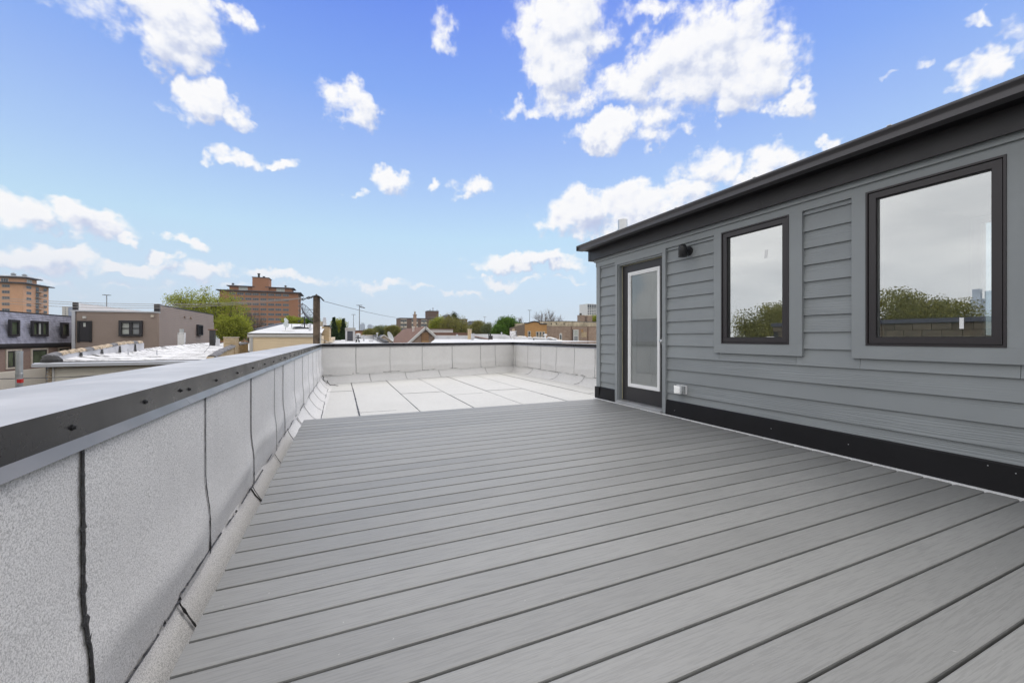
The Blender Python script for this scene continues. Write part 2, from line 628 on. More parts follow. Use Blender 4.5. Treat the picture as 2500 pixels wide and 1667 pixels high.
def m_leaf(name, a, b, trans=.35):
    m, N = material(name)
    c = coords(N, rnd=False)
    n = N.noise(c, .9, 3.0, .6)
    n2 = N.noise(c, 7.0, 1.0, .5)
    colr = N.mix(N.sstep(N.m('ADD', N.m('MULTIPLY', n, .6), N.m('MULTIPLY', n2, .4)), .35, .65), a, b)
    df = N.n('ShaderNodeBsdfDiffuse', {'Color': colr})
    tl = N.n('ShaderNodeBsdfTranslucent', {'Color': colr})
    mx = N.n('ShaderNodeMixShader', {0: trans, 1: df.outputs[0], 2: tl.outputs[0]})
    N.n('ShaderNodeOutputMaterial', {'Surface': mx.outputs[0]})
    return m


def m_oldroof(name, white=(.80, .79, .79), dark=(.09, .085, .08), amount=.5):
    """silver-white roof coating worn through to the tar in patches"""
    m, N = material(name)
    c = coords(N, rnd=False)
    n = N.noise(N.v('MULTIPLY', c, (.55, 1.6, 1.0)), 1.0, 8.0, .72)
    n2 = N.noise(c, 3.5, 6.0, .7)
    f = N.sstep(N.m('ADD', N.m('MULTIPLY', n, .6), N.m('MULTIPLY', n2, .4)), .66 - .14 * amount, .72 - .10 * amount)
    g = N.sstep(N.noise(c, .5, 5.0, .6), .4, .65)
    colr = N.mix(N.m('MULTIPLY', g, .35), white, tuple(x * .68 for x in white))
    colr = N.mix(f, colr, dark)
    return finish(m, N, Base_Color=colr, Roughness=.85, Specular_IOR_Level=.2)


M = {}
M['deck'] = m_deck()
M['siding'] = m_siding('grey_fibre_cement_plank', (.282, .301, .311))
M['trim'] = plain('grey_smooth_trim', (.288, .307, .317), .55, var=.04, scale=2.0, bmp=.05, bscale=90)
M['sheet'] = m_membrane('granule_cap_sheet', (.485, .475, .465), (.80, .785, .77), .7)
M['roofsheet'] = m_membrane('white_roof_cap_sheet', (.49, .485, .465), (.69, .68, .655), .7)
M['tar'] = plain('black_tar_bleed', (.018, .017, .018), .45, var=.3, scale=30, bmp=.4, bscale=120)
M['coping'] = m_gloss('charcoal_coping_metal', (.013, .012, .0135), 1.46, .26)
M['blackmetal'] = m_metal('black_trim_metal', (.042, .040, .043), .40, .35, .10)
M['gutter'] = m_metal('black_gutter_metal', (.105, .10, .106), .42, .35, .03)
M['flash'] = plain('black_base_flashing', (.010, .0095, .011), .5, spec=.22, var=.12, scale=4.0)
M['frame'] = plain('dark_bronze_frame', (.034, .029, .032), .35, var=.05, spec=.5)
M['black'] = plain('black_powder_coat', (.022, .022, .024), .45, var=.1)
M['door'] = plain('black_door_paint', (.030, .028, .031), .4, var=.05)
M['white'] = plain('white_vinyl', (.88, .88, .88), .4, var=.02)
M['drywall'] = plain('white_drywall', (.80, .82, .79), .8, var=.03)
M['galv'] = m_metal('galvanised_steel', (.62, .63, .64), .35, .9, .10)
M['alu'] = m_metal('mill_aluminium', (.60, .60, .60), .42, .8, .05)
M['yellow'] = plain('tan_weatherstrip', (.60, .55, .34), .7, var=.1)
M['concrete'] = plain('poured_concrete', (.42, .41, .39), .9, var=.15, scale=1.5, bmp=.2, bscale=40)
M['floor'] = plain('oak_floor', (.30, .23, .16), .5, var=.15)
M['glass'] = m_glass('window_glass', .54)
M['doorglass'] = m_glass('door_lite_glass', .07, (.90, .93, .92))
M['clear'] = m_glass('clear_polycarbonate', .18, (.95, .96, .97), .06)

# ================================================================== the ground and our own roof
def m_ground():
    m, N = material('city_ground')
    c = coords(N, rnd=False)
    n = N.noise(c, .02, 4.0, .6)
    n2 = N.noise(c, .3, 5.0, .6)
    colr = N.mix(N.sstep(n, .42, .58), (.055, .055, .057), (.07, .085, .035))
    colr = N.mix(N.m('MULTIPLY', n2, .4), colr, (.11, .10, .09))
    return finish(m, N, Base_Color=colr, Roughness=.95, Specular_IOR_Level=.1)


g = MB().poly([(-9000, -9000, GROUND), (9000, -9000, GROUND), (9000, 9000, GROUND), (-9000, 9000, GROUND)])
kind(obj('ground', g, m_ground()), 'structure', 'flat city ground of yards and streets far below')

ZR = -0.318              # roof membrane level
ZS = -0.076              # top of the cant flashing
ZCT, ZCB, ZST = 0.799, 0.717, 0.690    # coping top, bottom of its face, bottom of the drip
AL = R(.94)
DIRL = Vector((math.sin(AL), math.cos(AL), 0))
NL = Vector((math.cos(AL), -math.sin(AL), 0))          # towards the deck
PL0 = Vector((0, 0, 0)) - NL * .655
TL = 12.43
PLF = PL0 + DIRL * TL                                  # far left inner corner
PRF = Vector((6.135, 14.13, 0))                        # far right inner corner
PRN = Vector((6.31, 3.0, 0))

roof = kind(link(bpy.data.objects.new('flat_roof', None), None, (2.5, 6, ZR)), 'structure', 'pale flat roof of rolled cap sheets')
core = MB()
core.poly([(-1.2, -5, ZR - .012), (6.8, -5, ZR - .012), (6.8, 14.9, ZR - .012), (-1.2, 12.9, ZR - .012)])
obj('roof_base', core, M['tar'], roof)
rx = [-.62, -.27, .31, 1.30, 2.29, 3.28, 4.27, 5.26, 6.3]
rng = random.Random(5)


def far_y(x):
    t = (x - PLF.x) / (PRF.x - PLF.x)
    return PLF.y + (PRF.y - PLF.y) * t


def ribbon(pts, nrm, w, lift=.003, jag=.45, seg=.05, seed=0, gap=0.0):
    """an uneven bead of tar along a line; nrm = surface normal"""
    r = random.Random(seed)
    mb = MB()
    pts = [Vector(p) for p in pts]
    for k in range(len(pts) - 1):
        a, b = pts[k], pts[k + 1]
        L = (b - a).length
        n = max(2, int(L / seg))
        d = (b - a).normalized()
        side = d.cross(Vector(nrm)).normalized()
        up = Vector(nrm).normalized() * lift
        prev = None
        on = True
        for i in range(n + 1):
            p = a.lerp(b, i / n) + side * r.uniform(-.10, .10) * w
            ww = w * (1 + r.uniform(-jag, jag)) * .5
            if r.random() < .06:
                ww *= 1.9
            cur = (p - side * ww + up, p + up * 1.6, p + side * ww + up)
            if prev is not None and on:
                mb.poly((prev[0], prev[1], cur[1], cur[0]))
                mb.poly((prev[1], prev[2], cur[2], cur[1]))
            prev = cur
            if gap and r.random() < gap:
                on = not on
    return mb


for k in range(len(rx) - 1):
    x0, x1 = rx[k], rx[k + 1]
    cuts = [-5.0, 1.5, 8.9 + rng.uniform(-1.6, 1.8), 99]
    for j in range(3):
        ya, yb = cuts[j], min(cuts[j + 1], 50)
        ye0 = far_y(x0) - .05 if j == 2 else yb
        ye1 = far_y(x1) - .05 if j == 2 else yb
        zz0 = ZR + (.003 if (k + j) % 2 else .0)
        s = MB()
        s.poly([(x0 + .004, ya + .003, zz0), (x1 - .004, ya + .003, zz0), (x1 - .004, ye1, zz0), (x0 + .004, ye0, zz0)])
        s.poly([(x0 + .004, ya + .003, zz0 - .01), (x0 + .004, ye0, zz0 - .01), (x0 + .004, ye0, zz0), (x0 + .004, ya + .003, zz0)])
        so = obj('membrane_sheet', s, M['roofsheet'], roof)
        if j > 0:
            w = .022 if k in (1, 2) else .011
            obj('tar_seam', ribbon([(x0, max(ya, 4.5), zz0), (x0 + rng.uniform(-.01, .01), (max(ya, 4.5) + ye0) / 2, zz0), (x0, ye0, zz0)], (0, 0, 1), w, .004, .4, .06, k * 7 + j), M['tar'], so)
            obj('tar_seam', ribbon([(x0, ya, zz0), (x1, ya, zz0)], (0, 0, 1), .007, .004, .4, .05, k * 17 + j, .08), M['tar'], so)


# ------------------------------------------------------------------ parapets
def smooth01(x):
    x = max(0, min(1, x))
    return x * x * (3 - 2 * x)


CANT = [(0.0, ZS), (.012, ZS - .04), (.035, ZS - .085), (.072, ZS - .135), (.115, ZS - .185), (.16, ZS - .218), (.215, ZR + .006), (.29, ZR + .0045)]


def make_parapet(label, a, b, seams, cseams, width, screws, joints, seed, gapness):
    """a -> b along the inner face, deck side on the right of the walking direction"""
    r = random.Random(seed)
    a, b = Vector(a), Vector(b)
    d = (b - a).normalized()
    L = (b - a).length
    n = Vector((d.y, -d.x, 0))
    t = thing('parapet_wall', label, 'wall', (a.x, a.y, ZR))

    def at(s, off, z):
        p = a + d * s + n * off
        return Vector((p.x, p.y, z))
    # masonry core
    m = MB()
    q = [at(-.0, -.012, GROUND), at(L, -.012, GROUND), at(L, -width + .03, GROUND), at(0, -width + .03, GROUND)]
    top = [Vector((p.x, p.y, ZCB + .03)) for p in q]
    for i in range(4):
        m.poly([q[i], q[(i + 1) % 4], top[(i + 1) % 4], top[i]])
    m.poly(top)
    obj('masonry_core', m, M['parbrick'], t)
    # cap sheets up the inner face
    ss = [0.0] + list(seams) + [L]
    for i in range(len(ss) - 1):
        s0, s1 = ss[i], ss[i + 1]
        if s1 - s0 < .02:
            continue
        ph = [r.uniform(0, 6.28) for _ in range(6)]
        lift = .004 + .0015 * (i % 2)

        def face(u, v, s0=s0, s1=s1, ph=ph, lift=lift):
            s = s0 + (s1 - s0) * u
            z = ZS - .03 + (ZST + .015 - (ZS - .03)) * v
            edge = smooth01(min(u, 1 - u) * (s1 - s0) / .15)
            bul = .018 * smooth01((.30 - z) / .22)
            bul += edge * (.010 * smooth01((.30 - z) / .22) * math.sin(s * 3.1 + ph[0]) + .006 * math.sin(s * 5 + z * 4 + ph[1]) * math.sin(z * 5 + ph[2]))
            bul += edge * .010 * math.exp(-((z - .10 - .05 * math.sin(s * 2.2 + ph[3])) / .05) ** 2)
            return at(s, lift + max(0, bul), z)
        sh = obj('membrane_sheet', MB().grid(face, 14, 20), M['sheet'], t, smooth=True)
        if i > 0:
            w = (.015 if seed == 1 else .009) + r.uniform(-.002, .003)
            wob, zend = r.uniform(-.012, .022), ZS + r.uniform(-.05, .03)
            line = []
            for q in range(15):
                z = ZST + .01 + (zend - ZST - .01) * q / 14
                line.append(at(s0 + wob * .5 * smooth01((.2 - z) / .25) + .0015 * math.sin(9 * z + i), .0065 + .018 * smooth01((.30 - z) / .22), z))
            obj('tar_seam', ribbon(line, n, w, .003, (.22 if seed == 1 else .2), .012 if seed == 1 else .05, seed * 100 + i, gapness), M['tar'], sh)
    # cant strip sheets
    cs = [0.0] + list(cseams) + [L]
    for i in range(len(cs) - 1):
        s0, s1 = cs[i], cs[i + 1]
        ph = r.uniform(0, 6.28)

        def cove(u, v, s0=s0, s1=s1, ph=ph):
            f = v * (len(CANT) - 1)
            k = min(int(f), len(CANT) - 2)
            o0, z0 = CANT[k]
            o1, z1 = CANT[k + 1]
            w = f - k
            s = s0 + (s1 - s0) * u
            return at(s, o0 + (o1 - o0) * w + .006 + .007 * math.sin(3 * s + ph) + .002 * (i % 2), z0 + (z1 - z0) * w + .006 * (1 - v) * math.sin(5 * s + ph))
        ch = obj('cant_sheet', MB().grid(cove, 8, 14), M['sheet'], t, smooth=True)
        line = [at(s0 + (s1 - s0) * q, .013 + .005 * r.random(), ZS + .012 * math.sin(3 * q + ph) * (1 if seed == 1 else .6)) for q in [x / 8 for x in range(9)]]
        obj('tar_seam', ribbon(line, n, (.010 if seed == 1 else .010), .010, .6, .02, seed * 77 + i, .12), M['tar'], ch)
        if i > 0:
            bend = [(0, .0), (.03, .01), (.06, .015), (.09, .035), (.12, .07), (.14, .14)]
            line = []
            for j, (o, z) in enumerate(CANT[:7]):
                line.append(at(s0 - (.02 * max(0, j - 2) ** 1.6 if seed != 2 else .0), o + .012, z))
            obj('tar_seam', ribbon(line, (n + Vector((0, 0, 1))).normalized(), .010, .006, .45, .02, seed * 55 + i), M['tar'], ch)
        if i % 1 == 0:
            pass
    # coping: overlapping formed lengths, dark face, kicked-out drip
    js = [-.0] + list(joints) + [L]
    for i in range(len(js) - 1):
        s0, s1 = js[i], js[i + 1]
        e = .0012 * (i % 2)
        s0m, s1m = s0 + (.0015 if i else 0), s1 - (.0015 if i < len(js) - 2 else 0)
        prof = [(.024, ZST), (.004 + e, ZCB), (.004 + e, ZCT), (-width * .5, ZCT + .006 + e), (-width, ZCT - .004), (-width, ZCB), (-width - .02, ZST), (-width - .018, ZST), (-width + .004, ZCB), (-width + .004, ZCT - .008), (.0, ZCT - .006), (.0, ZCB), (.022, ZST)]
        mb = MB()
        o0 = at(s0m, 0, 0)
        o1 = at(s1m, 0, 0)
        mb.extrude([(n.x * o, n.y * o, z) for o, z in prof], o0, o1)
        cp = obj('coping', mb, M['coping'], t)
        for sx in screws:
            if s0 <= sx < s1:
                scw = MB()
                c = at(sx, .004 + e, (ZCT + ZCB) / 2 - .006 + r.uniform(-.006, .006))
                up = Vector((0, 0, 1))
                ring = lambda rad, off, nn: [tuple(c + n * off + (d * math.cos(2 * math.pi * k / nn) + up * math.sin(2 * math.pi * k / nn)) * rad) for k in range(nn)]
                for (ra, oa, rb, ob) in ((.0085, .0, .0085, .003), (.0085, .003, .0050, .0032), (.0050, .0032, .0046, .0085)):
                    A, B = ring(ra, oa, 6), ring(rb, ob, 6)
                    for k in range(6):
                        scw.poly([A[k], A[(k + 1) % 6], B[(k + 1) % 6], B[k]])
                scw.poly(ring(.0046, .0085, 6))
                obj('screw', scw, M['black'], cp)
    return t


M['parbrick'] = m_brick('parapet_common_brick', (.34, .20, .14), (.42, .28, .20), (.45, .42, .38), axis='X')
BACK = -3.6
sh = -BACK
seamsL = [x + sh for x in (-2.58, -1.58, -.58, .417, 1.417, 2.414, 3.440, 4.453, 5.025, 6.028, 7.09, 8.09, 9.163, 10.16, 11.1, 12.0)]
cseamsL = [x + sh for x in (-2.0, -1.0, .0, 1.02, 2.03, 3.405, 4.33, 5.29, 6.2, 7.15, 8.1, 9.05, 10.0, 11.2)]
jointsL = [x + sh for x in (-.90, 2.155, 5.20, 8.25, 11.30)]
scr = []
for j in [-3.9] + [x - sh for x in jointsL]:
    scr += [j + .05, j + .45, j + .90, j + 1.36, j + 1.82, j + 2.28, j + 2.68, j + 3.0]
make_parapet('long pale membrane-clad parapet along the deck edge, dark screwed coping on top', PL0 + DIRL * BACK, PLF, seamsL, cseamsL, .477, [x + sh for x in scr], jointsL, 1, .0)


def along(a, b, pxs):
    out = []
    a, b = Vector(a), Vector(b)
    d = b - a
    for px in pxs:
        k = tanaz(px)            # X = k*Y
        s = (k * a.y - a.x) / (d.x - k * d.y)
        out.append(s * d.length)
    return out


seamsF = along(PLF, PRF, (868.6, 951.8, 1030.3, 1103.4, 1173, 1208.6))
cF = along(PLF, PRF, (901, 988, 1070, 1183))
jF = along(PLF, PRF, (975, 1150))
make_parapet('shaded end parapet across the far side of the white roof', PLF, PRF, seamsF, cF, .40, [], jF, 2, .0)
seamsRp = along(PRF, PRN, (1260, 1289, 1321, 1358.6, 1403, 1453.6))
seamsRp += [seamsRp[-1] + x for x in (1.0, 2.0, 3.0)]
cR = along(PRF, PRN, (1302, 1366, 1428))
make_parapet('short parapet running from the far roof corner back behind the grey penthouse', PRF, PRN, seamsRp, cR, .40, [], [3.05, 6.1, 9.15], 3, .0)

# ------------------------------------------------------------------ patches and tar smears on the membrane
deckt = thing('roof_deck', 'grey composite board deck laid over the roof beside the penthouse', 'deck', (1.7, 2.0, 0))
PITCH, YEND = .1456, 5.38
XE = 3.790
prof = []
bw, bh = .1355, .024
rr = .0065
for (y, z) in ((0, -bh), (0, -rr), (.0012, -.0015), (rr, 0), (bw - rr, 0), (bw - .0012, -.0015), (bw, -rr), (bw, -bh)):
    prof.append((0, y, z))
n_b = 62
for k in range(n_b):
    y0 = YEND - PITCH * (k + 1) + (PITCH - bw)
    rb = random.Random(900 + k)
    xl = -.655 + .0164 * y0 + .180 + rb.uniform(-.003, .003)
    xr = XE + rb.uniform(-.004, .004)
    mb = MB()
    L = xr - xl
    # rounded-over far end at the wall
    xs = [0, L * .25, L * .5, L * .75, L - .012, L]
    i = 0
    for q, x in enumerate(xs):
        pinch = .0045 if q == len(xs) - 1 else 0
        sag = .0008 * math.sin(x * 2.1 + k)
        for (a_, y, z) in prof:
            yy = y + (pinch if y < bw / 2 else -pinch)
            mb.v.append((x, yy, z + sag - (.001 if pinch and z > -.01 else 0)))
    npf = len(prof)
    for q in range(len(xs) - 1):
        for j in range(npf):
            a0, a1 = q * npf + j, q * npf + (j + 1) % npf
            mb.f.append((a0, a1, a1 + npf, a0 + npf))
    mb.f.append(tuple(range(npf))[::-1])
    mb.f.append(tuple((len(xs) - 1) * npf + j for j in range(npf)))
    obj('deck_board', mb, M['deck'], deckt, (xl, y0, rb.uniform(-.0006, .0006)))
mb = MB()
for x in (-.2, .6, 1.4, 2.2, 3.0, 3.65):
    mb.box(x - .02, x + .02, -3.6, YEND - .03, -.19, -.026)
obj('joist_frame', mb, M['tar'], deckt)
kind(bpy.data.objects['joist_frame'], 'stuff')

# tangle of left-over flashing wire in the far roof corner
cl = thing('flashing_scrap', 'torn strip of flashing heaped in the far roof corner', 'scrap', (PLF.x + .12, PLF.y - .75, ZR))
r = random.Random(3)
for q in range(3):
    pts = []
    bx, by = PLF.x + .05 + .05 * q, PLF.y - .45 - .1 * q
    for i in range(10):
        t_ = i / 9
        pts.append((bx + .30 * t_ ** 2 + r.uniform(-.02, .02), by - .12 * t_ + r.uniform(-.03, .03), ZR + .012 + .26 * (1 - t_) ** 2 * (1 - .25 * q) + r.uniform(0, .015)))
    obj('strip', MB().tube(pts, [.012 - .0008 * i for i in range(10)], 5), M['sheet'] if q == 1 else M['tar'], cl)

# ================================================================== the penthouse
XW = 3.857
Y0H, Y1H = -3.6, 5.468
house = thing('rooftop_penthouse', 'grey lap-sided rooftop penthouse with black eaves, door and two windows', 'penthouse', (5.0, 1.0, ZR))
DOOR = (4.009, 4.923, -.02, 2.07)
WIN1 = (2.417, 3.135, .914, 2.120)
WIN2 = (1.0905, 1.823, .916, 2.126)
OPEN = [DOOR, WIN1, WIN2]
ADDED_BACKOPEN = [(-3.2, -.3, .1, 2.2), (.0, 1.95, .1, 2.2), (2.2, 3.38, .1, 2.2), (3.6, 5.2, .1, 2.2)]   # unseen far-side glazing, added to brighten the rooms
SB0, EXPO = .2757, .1505
ZFR = 2.118           # underside of the frieze


def minus(rect, holes):
    rects = [rect]
    for (a0, a1, b0, b1) in holes:
        out = []
        for (y0, y1, z0, z1) in rects:
            if a1 <= y0 or a0 >= y1 or b1 <= z0 or b0 >= z1:
                out.append((y0, y1, z0, z1))
                continue
            if y0 < a0:
                out.append((y0, a0, z0, z1))
            if a1 < y1:
                out.append((a1, y1, z0, z1))
            if z0 < b0:
                out.append((max(y0, a0), min(y1, a1), z0, b0))
            if b1 < z1:
                out.append((max(y0, a0), min(y1, a1), b1, z1))
        rects = out
    return rects


# wall frame with its openings, white inside
m = MB()
for (y0, y1, z0, z1) in minus((Y0H, Y1H - .01, ZR, 2.30), OPEN):
    m.box(XW + .022, XW + .12, y0, y1, z0, z1)
m.box(XW + .12, 6.35, Y1H - .12, Y1H - .01, ZR, 2.30)
for (y0, y1, z0, z1) in minus((Y0H, Y1H - .121, ZR, 2.30), ADDED_BACKOPEN):
    m.box(6.25, 6.35, y0, y1, z0, z1)
obj('wall', m, M['trim'], house)
m = MB()
for (y0, y1, z0, z1) in minus((Y0H, Y1H - .125, .0, 2.26), OPEN):
    m.box(XW + .125, XW + .14, y0, y1, z0, z1)
for (y0, y1, z0, z1) in minus((Y0H, Y1H - .13, .0, 2.26), ADDED_BACKOPEN):
    m.box(6.23, 6.245, y0, y1, z0, z1)
m.box(XW + .145, 6.22, Y1H - .14, Y1H - .126, .0, 2.26)
m.box(XW + .145, 6.22, Y0H + .0, Y0H + .014, .0, 2.26)
m.box(XW + .145, 6.22, Y0H + .02, Y1H - .15, 2.262, 2.275)
# partition walls, the pale rooms the panes look into
m.box(XW + .145, 6.22, 3.42, 3.52, .0, 2.26)
m.box(XW + .145, 6.22, 2.02, 2.12, .0, 2.26)
obj('interior_lining', m, M['drywall'], house)
obj('interior_floor', MB().box(XW + .145, 6.22, Y0H + .02, Y1H - .15, -.02, .0), M['floor'], house)

for (y0, y1, z0, z1) in ADDED_BACKOPEN:
    obj('added_back_window', MB().box(6.29, 6.30, y0, y1, z0, z1), M['doorglass'], house)

# lap siding, one object per plank piece
XS = XW
trims = [(DOOR[0] - .03, DOOR[1] + .03, -1, 2.10), (WIN1[0] - .05, WIN1[1] + .05, WIN1[2] - .05, 3), (WIN2[0] - .05, WIN2[1] + .05, WIN2[2] - .05, 3)]
k = 0
zb = SB0 - EXPO
while zb < ZFR:
    zt = zb + EXPO + .012
    lo = max(zb, .17)
    hi = min(zt, ZFR + .03)
    if hi - lo > .01:
        for (y0, y1, z0, z1) in minus((Y0H, Y1H - .085, lo, hi), trims):
            if z1 - z0 < .012:
                continue
            # butt joints of long runs
            cuts = [y0, y1]
            if y1 - y0 > 3.7:
                c = y0 + 1.2 + .9 * ((k * 37) % 3)
                cuts = [y0, min(c, .2), y1]
            for i in range(len(cuts) - 1):
                ya, yb = cuts[i] + .0012, cuts[i + 1] - .0012
                xb = lambda z: XS + .020 * (z - zb) / (EXPO + .012)     # leans back to the top
                mb = MB()
                mb.extrude([(xb(z0), 0, z0), (xb(z1), 0, z1), (xb(z1) + .004, 0, z1), (xb(z0) + .009, 0, z0)], (0, ya, 0), (0, yb, 0))
                obj('siding_board', mb, M['siding'], house)
    zb += EXPO
    k += 1

# boards of trim
def part(name, x0, x1, y0, y1, z0, z1, mat, parent=house):
    return obj(name, MB().box(x0, x1, y0, y1, z0, z1), mat, parent)


part('corner_board', XW - .014, XW + .02, 5.380, Y1H, .16, ZFR, M['trim'])
part('corner_board', XW + .0205, XW + .10, Y1H - .008, Y1H + .012, .16, ZFR, M['trim'])
part('frieze_board', XW - .018, XW + .03, Y0H, Y1H + .01, ZFR, 2.192, M['trim'])
part('frieze_board', XW - .040, XW + .03, Y0H, Y1H + .03, 2.1925, 2.262, M['trim'])

# black metal band, soffit, gutter
XB = XW - .085
mb = MB()
mb.extrude([(XB, 0, 2.232), (XB, 0, 2.400), (XW + .02, 0, 2.400), (XW + .02, 0, 2.264), (XB + .03, 0, 2.264), (XB + .03, 0, 2.232)], (0, Y0H, 0), (0, 2.655, 0))
bd = obj('fascia_band', mb, M['blackmetal'], house)
mb = MB()
e = .002
mb.extrude([(XB - e, 0, 2.231), (XB - e, 0, 2.400), (XW + .02, 0, 2.400), (XW + .02, 0, 2.264), (XB + .03, 0, 2.264), (XB + .03, 0, 2.231)], (0, 2.64, 0), (0, 5.525, 0))
obj('fascia_band', mb, M['blackmetal'], house)
part('fascia_end_cap', XB - .004, XW + .02, 5.526, 5.592, 2.229, 2.400, M['blackmetal'])
GX = 3.545
obj('soffit', MB().box(GX + .04, XB + .02, Y0H, 5.59, 2.386, 2.398), M['flash'], house)
gp = [(GX + .030, 2.382), (GX + .030, 2.420), (GX + .026, 2.427), (GX + .014, 2.436), (GX + .002, 2.444), (GX, 2.449), (GX, 2.462), (GX + .010, 2.463), (GX + .012, 2.452), (GX + .040, 2.424), (GX + .040, 2.392), (GX + .115, 2.392), (GX + .115, 2.466), (GX + .12, 2.466), (GX + .12, 2.382)]
mb = MB().extrude([(x, 0, z) for x, z in gp], (0, Y0H, 0), (0, 3.085, 0))
gt = obj('gutter', mb, M['gutter'], house)
mb = MB().extrude([(x - .0015, 0, z - .001) for x, z in gp], (0, 3.07, 0), (0, 5.60, 0))
g2 = obj('gutter', mb, M['gutter'], house)
for y in (.62, 1.55, 2.55, 3.50, 4.55, 5.2):
    b = MB().box(GX - .003, GX + .118, y - .012, y + .012, 2.4645, 2.4705)
    obj('gutter_strap', b, M['galv'], gt if y < 3.0 else g2)
part('gutter_end_cap', GX + .001, GX + .119, 5.6005, 5.604, 2.384, 2.464, M['gutter'])
mb = MB().extrude([(GX + .121, 0, 2.400), (GX + .121, 0, 2.47), (6.45, 0, 2.60), (6.45, 0, 2.402)], (0, Y0H, 0), (0, 5.60, 0))
obj('roof', mb, M['roofsheet'], house)
# flue on the roof
mb = MB().lathe([(.075, 0), (.075, .46), (.068, .46), (.068, .02)], (4.22, 5.28, 2.42), 20)
fl = obj('vent_pipe', mb, M['galv'], house, smooth=False)
obj('collar', MB().lathe([(.12, 0), (.082, .05), (.079, .05)], (4.22, 5.28, 2.52), 20), M['galv'], fl)
# base flashing and the white apron strip it stands on
fp = [(XW - .030, .004), (XW - .012, .178), (XW - .004, .189), (XW + .018, .189), (XW + .018, .004)]
for (ya, yb, i) in ((Y0H, 1.02, 0), (1.02, 3.10, 1), (3.10, 3.951, 0), (4.979, 5.376, 1)):
    mb = MB().extrude([(x - .001 * i, 0, z) for x, z in fp], (0, ya + .0008, 0), (0, yb - .0008, 0))
    f_ = obj('base_flashing', mb, M['flash'], house)
obj('base_flashing', MB().box(XW - .032, XW + .02, 5.3765, Y1H + .02, .004, .188), M['flash'], house)
r = random.Random(8)
for i in range(9):
    y, z = r.uniform(.4, 3.8), r.uniform(.05, .16)
    s_ = MB().lathe([(.003, 0), (.003, .002), (.001, .003)], (0, 0, 0), 6)
    s_.v = [(XW - .026 + .1 * z - v[2] - .006, y + v[0], z + v[1]) for v in s_.v]
    obj('rivet', s_, M['galv'], f_)
part('apron_strip', XE + .007, XW + .02, Y0H, Y1H + .02, -.06, .0035, M['white'])

# ------------------------------------------------------------------ door
part('door_casing', XW - .024, XW + .05, 3.952, 4.009, .012, 2.070, M['trim'])
part('door_casing', XW - .024, XW + .05, 4.923, 4.978, .012, 2.070, M['trim'])
part('door_casing', XW - .024, XW + .05, 3.952, 4.978, 2.0702, 2.117, M['trim'])
part('door_jamb', XW - .004, XW + .12, 4.0092, 4.030, .03, 2.07, M['trim'])
part('door_jamb', XW - .004, XW + .12, 4.902, 4.9228, .03, 2.07, M['trim'])
part('door_jamb', XW - .004, XW + .12, 4.0302, 4.9018, 2.048, 2.07, M['trim'])
XD = XW + .055
door = obj('door', MB(), M['door'], house) if False else link(bpy.data.objects.new('door', None), house, (XD, 4.46, .05))
LY0, LY1, LZ0, LZ1 = 4.12, 4.755, .264, 1.925
mb = MB()
for (y0, y1, z0, z1) in minus((4.034, 4.898, .055, 2.044), [(LY0 + .02, LY1 - .02, LZ0 + .02, LZ1 - .02)]):
    mb.box(XD, XD + .044, y0, y1, z0, z1)
obj('slab', mb, M['door'], door)
for q, (o, pr) in enumerate(((.0, .016), (.026, .010))):
    mb = MB()
    w = .028 if q == 0 else .024
    a0, a1, b0, b1 = LY0 + o, LY1 - o, LZ0 + o, LZ1 - o
    mb.box(XD - pr, XD + .02, a0, a1, b0, b0 + w).box(XD - pr, XD + .02, a0, a1, b1 - w, b1)
    mb.box(XD - pr, XD + .02, a0, a0 + w, b0 + w, b1 - w).box(XD - pr, XD + .02, a1 - w, a1, b0 + w, b1 - w)
    obj('lite_frame', mb, M['white'], door)
gy0, gy1, gz0, gz1 = LY0 + .050, LY1 - .050, LZ0 + .050, LZ1 - .050
obj('glass_pane', MB().poly([(XD + .004, gy0, gz0), (XD + .004, gy0, gz1), (XD + .004, gy1, gz1), (XD + .004, gy1, gz0)]), M['doorglass'], door)
mb = MB()
nsl = 100
for i in range(nsl):
    z = gz0 + (gz1 - gz0) * (i + .5) / nsl
    mb.poly([(XD + .012, gy0, z - .0065), (XD + .012, gy1, z - .0065), (XD + .016, gy1, z + .0060), (XD + .016, gy0, z + .0060)])
kind(obj('blind', mb, M['blind'] if 'blind' in M else M['white'], door), 'stuff')
mb = MB()
for y in (gy0 + .10, gy1 - .10):
    mb.box(XD + .008, XD + .0105, y - .004, y + .004, gz0, gz1)
obj('blind_cord', mb, M['white'], door)
mb = MB().box(XD - .003, XD + .0, 4.895, 4.9015, .06, 2.046).box(XD - .003, XD, 4.035, 4.9015, 2.0395, 2.046)
obj('weatherstrip', mb, M['yellow'], door)
mb = MB().tube([(XD - .0, 4.068, .93), (XD - .055, 4.068, .93)], .024, 14)
kn = obj('knob', mb, M['galv'], door, smooth=True)
obj('latch_plate', MB().box(XD - .004, XD, 4.04, 4.094, .885, .975), M['galv'], door)
mb = MB().extrude([(XW - .055, 0, .004), (XW - .055, 0, .030), (XW - .02, 0, .045), (XW + .11, 0, .056), (XW + .11, 0, .004)], (0, 4.0095, 0), (0, 4.9225, 0))
obj('door_sill', mb, M['alu'], house)


